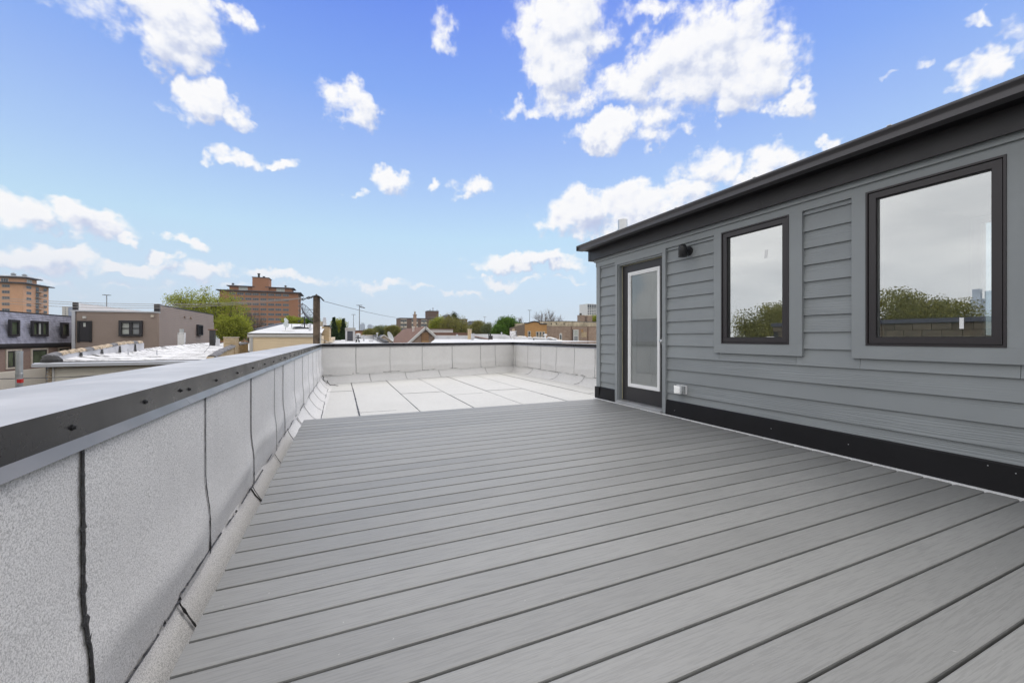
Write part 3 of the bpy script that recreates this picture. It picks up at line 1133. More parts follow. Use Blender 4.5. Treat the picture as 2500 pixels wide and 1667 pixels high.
# ------------------------------------------------------------------ windows
def window(y0, y1, z0, z1, left_w, right_w):
    w = link(bpy.data.objects.new('window', None), house, (XW, (y0 + y1) / 2, z0))
    def ring(name, o, t_, xa, xb, mat, par=w):
        mb = MB()
        a0, a1, b0, b1 = y0 + o, y1 - o, z0 + o, z1 - o
        mb.box(xa, xb, a0, a1, b0, b0 + t_).box(xa, xb, a0, a1, b1 - t_, b1)
        mb.box(xa, xb, a0, a0 + t_, b0 + t_, b1 - t_).box(xa, xb, a1 - t_, a1, b0 + t_, b1 - t_)
        return obj(name, mb, mat, par)
    ring('flange', 0.0, .013, XW - .026, XW + .05, M['frame'])
    ring('groove', .013, .006, XW - .006, XW + .05, M['black'])
    fr = ring('frame', .019, .044, XW - .018, XW + .06, M['frame'])
    ring('glazing_bead', .0632, .006, XW - .004, XW + .055, M['black'])
    o = .0694
    obj('glass_pane', MB().poly([(XW + .012, y0 + o, z0 + o), (XW + .012, y0 + o, z1 - o), (XW + .012, y1 - o, z1 - o), (XW + .012, y1 - o, z0 + o)]), M['glass'], w)
    ring('reveal', .064, .014, XW + .061, XW + .16, M['drywall'])
    # casing boards
    b_ = z0 - .104
    part('casing', XW - .020, XW + .02, y0 - left_w, y1 + right_w, b_, z0 - .001, M['trim'], w)
    part('casing', XW - .0205, XW + .02, y0 - left_w, y0 - .001, z0 - .0008, ZFR - .0004, M['trim'], w)
    part('casing', XW - .0205, XW + .02, y1 + .001, y1 + right_w, z0 - .0008, ZFR - .0004, M['trim'], w)
    return w


w1 = window(*WIN1, .115, .097)
w2 = window(*WIN2, .50, .097)
# paper glazing labels still stuck to the panes
def sticker(px, py, w, h, lean=0.0, par=None):
    y = on_X(px, XW + .011)
    z = zz(py, XW + .011, y)
    mb = MB().poly([(XW + .0105, y + w / 2 - lean, z - h / 2), (XW + .0105, y - w / 2 - lean, z - h / 2), (XW + .0105, y - w / 2 + lean, z + h / 2), (XW + .0105, y + w / 2 + lean, z + h / 2)])
    obj('paper_label', mb, M['white'], par)


sticker(1870, 620, .030, .078, -.004, w1)
sticker(2347.7, 789, .021, .075, 0, w2)
sticker(1881, 822.5, .075, .006, 0, w1)

# ------------------------------------------------------------------ wall lamp
ly, lz, lxc = 3.60, 2.015, XW - .098
lamp = thing('wall_lamp', 'small black dome-topped cylinder lamp on the grey wall beside the door', 'lamp', (XW, ly, lz))
mb = MB().lathe([(.044, -.078), (.048, -.078), (.048, .030)] + [(.048 * math.cos(a), .030 + .048 * math.sin(a)) for a in [R(x) for x in (15, 30, 45, 60, 75, 86)]], (lxc, ly, lz), 24)
obj('shade', mb, M['black'], lamp, smooth=True)
obj('arm', MB().tube([(lxc + .04, ly, lz), (XW - .014, ly, lz)], .011, 10), M['black'], lamp)
obj('arm_collar', MB().tube([(lxc + .046, ly, lz), (lxc + .056, ly, lz)], .026, 14), M['black'], lamp)
mb = MB().tube([(XW - .024, ly, lz), (XW - .010, ly, lz), (XW + .006, ly, lz)], [.050, .056, .056], 24)
obj('back_plate', mb, M['black'], lamp)
obj('bulb', MB().lathe([(.012, -.05), (.022, -.06), (.024, -.03), (.012, .0)], (lxc, ly, lz), 12), M['white'], lamp)

# ------------------------------------------------------------------ outlet with a clear in-use cover
oy, oz = 3.700, .346
ob = thing('outlet_box', 'white outdoor outlet under a clear bubble cover low on the siding', 'outlet', (XW, oy, oz))
obj('back_box', MB().box(XW - .022, XW + .01, oy - .070, oy + .070, oz - .052, oz + .052), M['white'], ob)
obj('receptacle', MB().box(XW - .034, XW - .0225, oy - .030, oy + .036, oz - .022, oz + .022), M['white'], ob)
obj('hinge', MB().box(XW - .045, XW - .0225, oy - .070, oy - .058, oz - .046, oz + .046).box(XW - .050, XW - .046, oy - .068, oy - .060, oz - .04, oz - .015).box(XW - .050, XW - .046, oy - .068, oy - .060, oz + .012, oz + .04), M['galv'], ob)
mb = MB()
pr = [(-.056, 0), (-.052, .045), (-.040, .062), (.050, .062), (.064, .045), (.068, 0)]
for zsg in (-.048, .048):
    pass
pts0 = [(XW - .0226 - p[1], oy + p[0], oz - .048) for p in pr]
pts1 = [(XW - .0226 - p[1], oy + p[0], oz + .048) for p in pr]
for i in range(len(pr) - 1):
    mb.poly([pts0[i], pts0[i + 1], pts1[i + 1], pts1[i]])
mb.poly(pts0[::-1]).poly(pts1)
obj('cover', mb, M['clear'], ob)

# ================================================================== the neighbourhood
M['bars'] = plain('grey_window_frame', (.30, .31, .32), .5, var=.05)
M['far_pane'] = plain('dark_far_glass', (.055, .065, .075), .12, var=.35, scale=.4, spec=.8)
M['green_pane'] = plain('greenish_window_glass', (.10, .125, .075), .10, var=.4, scale=.9, spec=.8)
M['blind'] = plain('pale_window_blind', (.52, .54, .50), .7, var=.08)
M['orange_brick_y'] = m_brick('orange_tower_brick_front', (0.670, 0.342, 0.189), (0.815, 0.451, 0.262), (0.612, 0.408, 0.291), axis='Y', var=.12)
M['orange_brick_x'] = m_brick('orange_tower_brick_side', (0.670, 0.342, 0.189), (0.815, 0.451, 0.262), (0.612, 0.408, 0.291), axis='X', var=.12)
M['red_brick_y'] = m_brick('red_tower_brick_front', (0.386, 0.170, 0.097), (0.454, 0.210, 0.119), (0.352, 0.216, 0.148), axis='Y', var=.10)
M['red_brick_x'] = m_brick('red_tower_brick_side', (0.386, 0.170, 0.097), (0.454, 0.210, 0.119), (0.352, 0.216, 0.148), axis='X', var=.10)
M['dark_brick_y'] = m_brick('dark_apartment_brick', (0.158, 0.093, 0.072), (0.210, 0.128, 0.098), (0.180, 0.150, 0.135), axis='Y', var=.10)
M['dark_brick_x'] = m_brick('dark_apartment_brick_side', (0.210, 0.128, 0.093), (0.270, 0.165, 0.120), (0.210, 0.180, 0.150), axis='X', var=.10)
M['brown_brick'] = m_brick('brown_common_brick', (0.270, 0.155, 0.108), (0.486, 0.344, 0.257), (0.405, 0.351, 0.297), axis='Y', var=.25)
M['tan_brick'] = m_brick('tan_face_brick', (0.525, 0.263, 0.094), (0.625, 0.338, 0.125), (0.425, 0.275, 0.150), axis='Y', var=.12)
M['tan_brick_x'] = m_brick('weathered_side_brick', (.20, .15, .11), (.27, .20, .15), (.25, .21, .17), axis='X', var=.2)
M['yellow_brick_x'] = m_brick('chicago_common_brick_side', (0.480, 0.324, 0.156), (0.672, 0.528, 0.324), (0.504, 0.432, 0.336), axis='X', var=.22)
M['yellow_brick'] = m_brick('chicago_common_brick_front', (0.456, 0.300, 0.144), (0.648, 0.504, 0.312), (0.504, 0.432, 0.336), axis='Y', var=.22)
M['mauve_brick_x'] = m_brick('brown_house_brick', (0.260, 0.163, 0.130), (0.325, 0.208, 0.169), (0.351, 0.286, 0.247), axis='X', var=.10)
M['limestone'] = plain('weathered_limestone', (0.528, 0.444, 0.324), .9, var=.35, scale=.9)
M['stone'] = plain('pale_stone_surround', (0.624, 0.552, 0.456), .9, var=.1)
M['tan_siding'] = plain('brown_vinyl_siding', (0.319, 0.247, 0.208), .6, var=.05, scale=.5)
M['cream'] = plain('cream_vinyl_siding', (0.825, 0.663, 0.450), .6, var=.04, scale=.5)
M['ivory'] = plain('ivory_vinyl_siding', (0.676, 0.624, 0.533), .6, var=.04, scale=.5)
M['corner_white'] = plain('white_corner_post', (.62, .60, .57), .5, var=.05)
M['mansard'] = plain('violet_grey_shingle', (0.317, 0.317, 0.385), .85, var=.22, scale=2.5)
M['roofwhite'] = m_oldroof('white_roof_coating', (.68, .68, .69), (.20, .19, .18), amount=.35)
M['roofold'] = m_oldroof('patchy_white_roof_coating', amount=1.25)
M['roofclean'] = m_oldroof('bright_white_membrane', (.70, .70, .71), (.42, .41, .40), .15)
M['roofgrey'] = plain('grey_shaded_parapet', (0.552, 0.552, 0.576), .85, var=.12, scale=.7)
M['tarpaper'] = plain('black_roofing_felt', (.040, .038, .038), .8, var=.35, scale=2.0)
M['shingle'] = plain('brown_asphalt_shingle', (0.209, 0.119, 0.089), .9, var=.20, scale=2.2, bmp=.4, bscale=9)
M['slate'] = plain('dark_slate_roof', (0.090, 0.094, 0.114), .8, var=.12)
M['clay'] = plain('buff_clay_coping_tile', (.42, .33, .23), .8, var=.45, scale=6)
M['grey_tile'] = plain('grey_clay_coping_tile', (.17, .165, .17), .8, var=.3, scale=5)
M['spout'] = plain('grey_downspout', (.52, .53, .56), .5, var=.04)
M['darktrim'] = plain('black_window_trim', (.030, .028, .032), .5, var=.08)
M['wood'] = plain('weathered_pole_wood', (.150, .110, .080), .9, var=.5, scale=2.4, bmp=.5, bscale=25)
M['pale_concrete'] = plain('pale_tower_concrete', (.60, .57, .53), .9, var=.06, scale=.1)
M['blue_glass'] = plain('blue_grey_tower_glass', (.30, .34, .46), .3, var=.1, scale=.2)
M['haze_tower'] = plain('haze_paled_tower', (0.520, 0.585, 0.650), .8, var=.12, scale=.05)  # distance haze painted in as a pale blue base colour
M['white_paint'] = plain('white_wood_paint', (.80, .79, .77), .6, var=.05)
M['lattice'] = plain('tan_wood_lattice', (.42, .25, .12), .8, var=.1)
M['wire'] = plain('pale_cable', (.42, .38, .36), .6, var=.05)
M['darkwire'] = plain('dark_cable', (.05, .05, .055), .6, var=.05)
M['redband'] = plain('red_plastic_cap', (.55, .03, .03), .4, var=.05)
M['mesh'] = plain('dark_wire_mesh', (.06, .06, .075), .6, var=.1)
M['pole_grey'] = plain('grey_light_mast', (.24, .26, .28), .5, var=.05)
M['cmu'] = plain('brown_block', (.155, .125, .085), .9, var=.25, scale=3, bmp=.3, bscale=40)


class Face:
    """a wall plane of the street grid: 'Y' looks towards -Y, 'X' looks towards +X, 'W' looks towards -X"""
    def __init__(self, axis, c):
        self.a, self.c = axis, c

    def box(self, mb, u0, u1, z0, z1, out, back=0.0):
        c = self.c
        if self.a == 'Y':
            mb.box(u0, u1, c - out, c + back, z0, z1)
        elif self.a == 'X':
            mb.box(c - back, c + out, u0, u1, z0, z1)
        else:
            mb.box(c - out, c + back, u0, u1, z0, z1)
        return mb

    def u(self, px):
        return on_Y(px, self.c) if self.a == 'Y' else on_X(px, self.c)

    def z(self, py, u):
        return zz(py, u, self.c) if self.a == 'Y' else zz(py, self.c, u)

    def base(self, u, z):
        return (u, self.c, z) if self.a == 'Y' else (self.c, u, z)


def fwin(F, parent, u0, u1, z0, z1, frame=.08, cols=1, rows=1, fm=None, pm=None, out=.06, name='window', bar=None):
    """a window of its own: frame with mullions, one pane object per light (or one pane if small)"""
    fm, pm = fm or M['bars'], pm or M['far_pane']
    bar = bar or frame * .6
    mb = MB()
    F.box(mb, u0, u1, z0, z0 + frame, out)
    F.box(mb, u0, u1, z1 - frame, z1, out)
    F.box(mb, u0, u0 + frame, z0 + frame, z1 - frame, out)
    F.box(mb, u1 - frame, u1, z0 + frame, z1 - frame, out)
    iu0, iu1, iz0, iz1 = u0 + frame, u1 - frame, z0 + frame, z1 - frame
    for i in range(1, cols):
        c = iu0 + (iu1 - iu0) * i / cols
        F.box(mb, c - bar / 2, c + bar / 2, iz0, iz1, out * .8)
    for i in range(1, rows):
        c = iz0 + (iz1 - iz0) * i / rows
        F.box(mb, iu0, iu1, c - bar / 2, c + bar / 2, out * .75)
    w = obj(name, mb, fm, parent)
    pms = pm if isinstance(pm, list) else [pm]
    for i in range(len(pms)):
        a = iu0 + (iu1 - iu0) * i / len(pms)
        b = iu0 + (iu1 - iu0) * (i + 1) / len(pms)
        obj('pane', F.box(MB(), a, b, iz0, iz1, out * .25), pms[i], w)
    return w


def lap(F, u0, u1, z0, z1, pitch, proud, base=0.0):
    """lapped siding modelled course by course, joined"""
    mb = MB()
    n = int(math.ceil((z1 - z0) / pitch))
    for i in range(n):
        a = z1 - (i + 1) * pitch
        b = z1 - i * pitch
        a = max(a, z0)
        if F.a == 'Y':
            c = F.c - base
            mb.poly([(u0, c - proud, a), (u1, c - proud, a), (u1, c - .002, b), (u0, c - .002, b)])
            mb.poly([(u0, c, a), (u1, c, a), (u1, c - proud, a), (u0, c - proud, a)])
        else:
            c = F.c + base
            mb.poly([(c + proud, u0, a), (c + proud, u1, a), (c + .002, u1, b), (c + .002, u0, b)])
            mb.poly([(c, u0, a), (c, u1, a), (c + proud, u1, a), (c + proud, u0, a)])
    return mb


def bld(name, label, cat, x, y, group=None):
    return thing(name, label, cat, (x, y, GROUND), group)


# ------------------------------------------------------------------ the twin brick towers on the far street
def tower(label, xr, front_px, cols_u, cb_y, cb_x, side_balc, rows, pent, xl):
    Yf, Yb = 265.0, 283.0
    t = bld('apartment_tower', label, 'apartment block', (xl + xr) / 2, Yf, 'twin brick towers')
    F = Face('Y', Yf)
    G = Face('X', xr)
    ztop = pent
    fl = 2.80
    obj('wall', MB().box(xl, xr - .25, Yf, Yb, GROUND, ztop), cb_y, t)
    obj('side_wall', MB().box(xr - .249, xr, Yf + .02, Yb, GROUND, ztop), cb_x, t)
    obj('roof', MB().box(xl - 1.4, xr + 1.6, Yf - 1.5, Yb + 1.5, ztop, ztop + .45), M['slate'], t)
    for (u0, u1) in cols_u:
        for k in range(rows):
            z1 = ztop - .75 - k * fl
            fwin(F, t, u0, u1, z1 - 1.35, z1, .12, 3, 1, M['bars'], M['far_pane'], .10)
    for k in range(rows):
        z1 = ztop - .75 - k * fl
        for (y0, y1) in ((Yf + 2.0, Yf + 5.2), (Yf + 14.0, Yf + 16.6)):
            fwin(G, t, y0, y1, z1 - 1.35, z1, .12, 3, 1, M['bars'], M['far_pane'], .10)
        if side_balc:
            fwin(G, t, Yf + 8.4, Yf + 10.6, z1 - 2.2, z1 + .1, .12, 2, 1, M['darktrim'], M['far_pane'], .06, 'balcony_door')
            b = obj('balcony', MB().box(xr + .1, xr + 1.5, Yf + 8.0, Yf + 12.6, z1 - 2.36, z1 - 2.20), M['corner_white'], t)
            rl = MB().box(xr + 1.42, xr + 1.48, Yf + 8.0, Yf + 12.6, z1 - 1.2, z1 - 1.12)
            for i in range(14):
                y = Yf + 8.1 + i * .34
                rl.box(xr + 1.43, xr + 1.47, y, y + .05, z1 - 2.2, z1 - 1.2)
            obj('railing', rl, M['darktrim'], b)
    return t, F, G, ztop


# red one in the middle of the view
xr = on_Y(728, 265)
xl = on_Y(536, 265)
zt = zz(716, xr, 265)
colsF = [(on_Y(a, 265), on_Y(a, 265) + 3.05) for a in (559.5, 579, 598.5, 616.5, 635.5, 654.5, 672, 690.5)]
t, F, G, zt = tower('red brick apartment tower with a tall chimney box, behind the leafing tree', xr, None, colsF, M['red_brick_y'], M['red_brick_x'], True, 10, zt, xl)
# set-back penthouse storey and lift tower
for (pa, pb, name) in ((560, 616, 0), (654, 712, 1)):
    xa, xb = on_Y(pa, 268), on_Y(pb, 268)
    obj('penthouse_wall', MB().box(xa, xb, 268, 279, zt + .45, zt + 2.9), M['red_brick_y'], t)
    obj('penthouse_roof', MB().box(xa - 1.2, xb + 1.4, 266.8, 280.2, zt + 2.9, zt + 3.25), M['slate'], t)
    wx = on_Y(583 if name == 0 else 675, 268)
    fwin(Face('Y', 268), t, wx, wx + 4.2, zt + .9, zt + 2.6, .12, 2, 1, M['white_paint'], M['blind'], .12)
xa, xb = on_Y(616, 267), on_Y(656, 267)
obj('lift_tower', MB().box(xa, xb, 267, 277, zt + .45, zz(677, xa, 267)), M['red_brick_y'], t)
ztl = zz(677, xa, 267)
obj('tower_cap', MB().box(xa - .25, xb + .25, 266.8, 277.2, ztl, ztl + .3), M['slate'], t)
obj('flue', MB().lathe([(.55, 0), (.55, 2.2), (.75, 2.2), (.75, 2.6), (.5, 2.6)], (on_Y(632, 271), 271, ztl + .3), 10), M['darktrim'], t)
obj('flue', MB().box(on_Y(642, 271), on_Y(647, 271), 270, 272, ztl + .3, ztl + 1.3), M['darktrim'], t)
for p in (572, 700):
    x = on_Y(p, 272)
    b = obj('roof_fan', MB().box(x - 1.4, x + 1.4, 271, 273, zt + 3.25, zt + 3.9), M['roofclean'], t)
    obj('fan_hood', MB().lathe([(.5, 0), (.5, .7), (.9, .8), (.2, 1.2)], (x - .6, 272, zt + 3.9), 8), M['darktrim'], b)

# orange one at the left edge
xr = on_Y(57, 265)
xl = xr - 44
zt = zz(692, xr, 265)
colsG = [(on_Y(a, 265), on_Y(b, 265)) for a, b in ((-61, -42), (-28, -8), (5, 24))]
t, F, G, zt = tower('orange brick apartment tower with balconies, behind the violet-grey mansard', xr, None, colsG, M['orange_brick_y'], M['orange_brick_x'], True, 10, zt, xl)
xb = on_Y(60, 270)
obj('penthouse_wall', MB().box(xb - 34, xb, 270, 278.5, zt + .45, zt + 3.1), M['orange_brick_y'], t)
obj('penthouse_roof', MB().box(xb - 35, xb + 1.6, 268.4, 280, zt + 3.1, zt + 3.5), M['slate'], t)
obj('roof_skin', MB().box(xb - 34, xb + 1.2, 268.9, 279.5, zt + 3.5, zt + 3.9), M['roofclean'], t)
fwin(Face('Y', 270), t, on_Y(2, 270), on_Y(21, 270), zt + .7, zt + 2.6, .12, 3, 1, M['white_paint'], M['far_pane'], .12)
fwin(Face('X', xb), t, 271.5, 275.0, zt + .7, zt + 2.6, .12, 2, 1, M['white_paint'], M['blind'], .12)
for p, yy in ((33, 273), (60, 276)):
    x = on_Y(p, yy)
    obj('roof_fan', MB().lathe([(.9, 0), (.9, .7), (.6, .9), (1.1, 1.2), (.3, 1.8)], (x, yy, zt + 3.9), 8), M['pole_grey'], t)

# ------------------------------------------------------------------ dark apartment slab
t = bld('apartment_block', 'long dark brick apartment block with white panels under its windows', 'apartment block', on_Y(1050, 265), 265)
F = Face('Y', 265)
x0, x1 = on_Y(976, 265), on_Y(1141, 265)
zt = zz(777, x0, 265)
obj('wall', MB().box(x0 + .2, x1, 265, 282, GROUND, zt), M['dark_brick_y'], t)
obj('side_wall', MB().box(x0, x0 + .199, 265.02, 282, GROUND, zt), M['dark_brick_x'], t)
obj('parapet_cap', MB().box(x0 - .2, x1 + .2, 264.8, 282.2, zt, zt + .35), M['darktrim'], t)
for (a, b) in ((978, 993), (1005, 1020), (1028, 1042), (1053, 1067), (1078, 1092), (1102, 1116), (1123, 1136)):
    u0, u1 = on_Y(a, 265), on_Y(b, 265)
    for k in range(6):
        z1 = zt - .9 - k * 2.72
        fwin(F, t, u0, u1, z1 - 1.25, z1, .12, 3, 1, M['bars'], M['far_pane'], .10)
        p = obj('spandrel_panel', F.box(MB(), u0, u1, z1 - 2.45, z1 - 1.26, .09), M['stone'], t)
        obj('air_conditioner', F.box(MB(), (u0 + u1) / 2 - .45, (u0 + u1) / 2 + .45, z1 - 1.95, z1 - 1.4, .3), M['far_pane'], p)
    obj('lintel_band', F.box(MB(), u0, u1, zt - .75, zt - .45, .08), M['stone'], t)
xa, xb = on_Y(1044, 268), on_Y(1071, 268)
zl = zz(759.5, xa, 268)
obj('lift_tower', MB().box(xa, xb, 268, 276, zt + .35, zl), M['dark_brick_y'], t)
obj('tower_cap', MB().box(xa - .2, xb + .2, 267.8, 276.2, zl, zl + .3), M['darktrim'], t)
rl = MB().box(xa, xb + .5, 266.4, 266.46, zt + 1.25, zt + 1.32)
for i in range(16):
    rl.box(xa + i * .5, xa + i * .5 + .06, 266.4, 266.46, zt + .35, zt + 1.25)
obj('roof_railing', rl, M['bars'], t)
for p, hh in ((1050, 1.2), (1057, 2.3), (1067, 1.0)):
    obj('roof_vent', MB().lathe([(.22, 0), (.22, hh * .7), (.42, hh * .75), (.2, hh)], (on_Y(p, 271), 271, zl + .3), 8), M['pole_grey'], t)

# ------------------------------------------------------------------ pale towers far away
def far_tower(label, pxa, pxb, pytop, d_y, mat, cols, rows, cap=None, glassm=None, name='distant_tower'):
    xa, xb = on_Y(pxa, d_y), on_Y(pxb, d_y)
    w = xb - xa
    t = bld(name, label, 'tower', (xa + xb) / 2, d_y)
    zt = zz(pytop, xa, d_y)
    obj('wall', MB().box(xa, xb, d_y, d_y + w * .8, GROUND, zt), mat, t)
    F = Face('Y', d_y)
    if cap:
        obj('roof_plant', MB().box(xa + w * .2, xb - w * .2, d_y + w * .1, d_y + w * .6, zt, zt + cap), mat, t)
    if cols:
        pw = w / cols
        fh = (zt - GROUND) / rows
        for i in range(cols):
            for k in range(rows):
                z0 = GROUND + k * fh
                if z0 + fh < zz(826, xa, d_y):
                    continue
                obj('window', F.box(MB(), xa + i * pw + pw * .14, xa + (i + 1) * pw - pw * .14, z0 + fh * .22, z0 + fh * .78, .25), glassm or M['far_pane'], t)
    return t, zt


far_tower('pale round-shouldered high-rise far off, the taller of a hazy pair', 879.5, 891, 791, 2300, M['haze_tower'], 5, 40, 7.0, M['blue_glass'])
far_tower('pale stepped high-rise far off, the lower of a hazy pair', 897.5, 909.5, 793.5, 2500, M['haze_tower'], 5, 40, 6.0, M['blue_glass'])
t, zt = far_tower('small pale slab tower behind the brown-sided house', 151.5, 166, 748.5, 900, M['pale_concrete'], 0, 0)
F = Face('X', on_Y(166, 900))
x166 = on_Y(166, 900)
obj('glass_side', MB().box(x166, x166 + 11, 901, 912, GROUND, zt - .6), M['blue_glass'], t)
for k in range(12):
    z = zt - 2.2 - k * 3.0
    obj('window', MB().box(on_Y(159, 900), on_Y(160.6, 900), 899.7, 900, z - 1.4, z), M['far_pane'], t)
# white gridded office tower at the corner of the penthouse
d_y = 700
xa, xb = on_Y(1434, d_y), on_Y(1476, d_y)
t = bld('office_tower', 'white gridded office tower rising behind the penthouse corner', 'tower', (xa + xb) / 2, d_y)
zt = zz(741.5, xa, d_y)
obj('wall', MB().box(xa, xb, d_y, d_y + 30, GROUND, zt), M['white_paint'], t)
F = Face('Y', d_y)
n = 8
pw = (xb - xa) / n
for i in range(n):
    obj('window', F.box(MB(), xa + i * pw + pw * .10, xa + (i + 1) * pw - pw * .10, zt - 8.6, zt - 1.0, .3), M['far_pane'], t)
    for k in range(9):
        z1 = zt - 9.8 - k * 3.35
        obj('window', F.box(MB(), xa + i * pw + pw * .14, xa + (i + 1) * pw - pw * .14, z1 - 2.1, z1, .3), M['far_pane'], t)

# ------------------------------------------------------------------ brown-sided house with white inner parapet
YB = 50.0
F = Face('Y', YB)
XBL, XBR = F.u(178), F.u(387)
t = bld('brown_sided_house', 'brown vinyl-sided house with black door and twin window, behind the patchy white roof', 'house', (XBL + XBR) / 2, YB)
zfr = zz(759.5, XBL, YB)
zpar = zz(738.5, XBL, YB)
obj('wall', MB().box(XBL, XBR, YB, 69, GROUND, zfr - .3), M['tan_siding'], t)
kind(obj('siding', lap(F, XBL + .25, XBR - .08, zz(880, XBL, YB), zfr - .02, .19, .055), M['tan_siding'], t), 'stuff')
obj('front_coping', MB().box(XBL - .15, XBR + .05, YB - .14, YB + .3, zfr - .02, zfr + .10), M['spout'], t)
# side parapets: the inner face is white membrane, the outer one sided
obj('parapet_lining', MB().box(XBL + .20, XBL + .26, YB + .32, 68.9, zfr - .6, zpar - .02), M['white'], t)
obj('side_parapet', MB().box(XBL, XBL + .199, YB + .0, 69, zfr - .29, zpar), M['darktrim'], t)
obj('parapet_end', MB().box(XBL - .02, XBL + .26, YB - .03, YB + .28, zfr + .1, zpar + .02), M['darktrim'], t)
obj('roof_deck', MB().box(XBL + .26, XBR - .3, YB + .31, 69, zfr - .45, zfr - .35), M['roofclean'], t)
GX_ = Face('X', XBR)
zr2 = zz(743, XBR, YB)
obj('side_wall', MB().box(XBR - .28, XBR, YB + .01, 68.7, GROUND, zr2 - .1), M['tan_siding'], t)
kind(obj('side_siding', lap(GX_, YB + .1, 68.6, zz(870, XBR, YB) - .4, zr2 - .1, .19, .055), M['tan_siding'], t), 'stuff')
obj('side_coping', MB().box(XBR - .33, XBR + .06, YB - .02, 68.75, zr2 - .1, zr2), M['darktrim'], t)
obj('parapet_end', MB().box(XBR - .34, XBR + .07, YB - .05, YB + .25, zfr + .1, zr2 + .02), M['darktrim'], t)
obj('corner_post', MB().box(XBR - .10, XBR + .05, YB - .05, YB + .1, GROUND, zfr), M['tan_siding'], t)
obj('downspout', MB().box(XBL - .02, XBL + .20, YB - .16, YB - .04, zz(866, XBL, YB) - 1.5, zfr), M['spout'], t)
# door
d0, d1 = F.u(190.5), F.u(225.5)
zd0, zd1 = zz(835, d0, YB), zz(783, d0, YB)
dr = obj('door', F.box(MB(), d0 + .14, d1 - .14, zd0 + .05, zd1 - .14, .10), M['darktrim'], t)
mb = MB()
F.box(mb, d0, d0 + .14, zd0, zd1, .16); F.box(mb, d1 - .14, d1, zd0, zd1, .16); F.box(mb, d0 + .14, d1 - .14, zd1 - .14, zd1, .16)
obj('door_trim', mb, M['black'], dr)
obj('door_light', F.box(MB(), d0 + .42, d1 - .42, zz(797.5, d0, YB), zz(788.5, d0, YB), .13), M['blind'], dr)
# twin double-hung window
u0, u1 = F.u(293), F.u(349.5)
z0, z1 = zz(820.5, u0, YB), zz(782.5, u0, YB)
fwin(F, t, u0, u1, z0, z1, .20, 1, 1, M['darktrim'], [M['blind']], .30)
w_ = bpy.data.objects[-1] if False else None
um = (u0 + u1) / 2
win = [o for o in t.children if o.name.startswith('window')][-1]
obj('mullion', F.box(MB(), um - .11, um + .11, z0 + .2, z1 - .2, .24), M['darktrim'], win)
obj('meeting_rail', F.box(MB(), u0 + .2, um - .11, (z0 + z1) / 2 - .04, (z0 + z1) / 2 + .04, .14), M['darktrim'], win)
obj('meeting_rail', F.box(MB(), um + .11, u1 - .2, (z0 + z1) / 2 - .04, (z0 + z1) / 2 + .04, .14), M['darktrim'], win)
obj('insect_screen', F.box(MB(), um + .14, u1 - .22, z0 + .22, z1 - .22, .10), M['bars'], win)
# small fixtures
for (px, py) in ((207.5, 774), (373, 771)):
    u = F.u(px)
    obj('wall_light', F.box(MB(), u - .11, u + .11, zz(py + 3.5, u, YB), zz(py - 2, u, YB), .16), M['corner_white'] if px < 300 else M['stone'], t)
# slim window and vents in the side wall
y0, y1 = GX_.u(478.5), GX_.u(490)
za, zb_ = zz(819, XBR, y0), zz(792.5, XBR, y0)
fwin(GX_, t, y0, y1, za, zb_, .14, 2, 1, M['darktrim'], M['far_pane'], .28)
for px, py in ((450, 773.5), (465, 775.5)):
    y = GX_.u(px)
    obj('wall_vent', GX_.box(MB(), y - .2, y + .25, zz(py + 3, XBR, y), zz(py - 2, XBR, y), .15), M['tan_siding'], t)

# ------------------------------------------------------------------ mansard house (faces +X)
XC = -24.0
G = Face('X', XC)
YC0, YC1 = 33.0, 54.5
t = bld('mansard_house', 'violet-grey shingled mansard house over brown brick, black-framed windows', 'house', XC - 3, 45)
ztm = zz(763, XC, G.u(60))
zband1, zband0 = zz(838, XC, G.u(60)), zz(849, XC, G.u(60))
obj('wall', MB().box(XC - 9, XC, YC0, YC1, GROUND, zband0), M['mauve_brick_x'], t)
mb = MB()
rows = 17
ph = (ztm - zband1) / rows
rsh = random.Random(4)
for i in range(rows):
    a, b = zband1 + i * ph, zband1 + (i + 1) * ph
    xa_, xb_ = XC - .02 - .035 * i, XC - .02 - .035 * (i + 1)
    y = YC0
    while y < YC1:
        w = rsh.uniform(.22, .34)
        e = rsh.uniform(.0, .018)
        y2 = min(YC1, y + w)
        mb.poly([(xa_ + .045 + e, y, a), (xa_ + .045 + e, y2, a), (xb_ + .01, y2, b), (xb_ + .01, y, b)])
        mb.poly([(xa_ - .02, y, a), (xa_ - .02, y2, a), (xa_ + .045 + e, y2, a), (xa_ + .045 + e, y, a)])
        y = y2 + .004
kind(obj('shingles', mb, M['mansard'], t), 'stuff')
mb = MB()
mb.extrude([(XC - .05, 0, zband1), (XC - .68, 0, ztm), (XC - 9, 0, ztm), (XC - 9, 0, zband1)], (0, YC0, 0), (0, YC1, 0))
obj('mansard_roof', mb, M['slate'], t)
obj('roof_edge', MB().box(XC - .85, XC - .55, YC0, YC1, ztm, ztm + .07), M['darktrim'], t)
obj('black_cornice', MB().box(XC - .3, XC + .22, YC0, YC1, zband0 + .14, zband1), M['darktrim'], t)
obj('black_cornice', MB().box(XC - .3, XC + .10, YC0, YC1, zband0 - .02, zband0 + .139), M['black'], t)
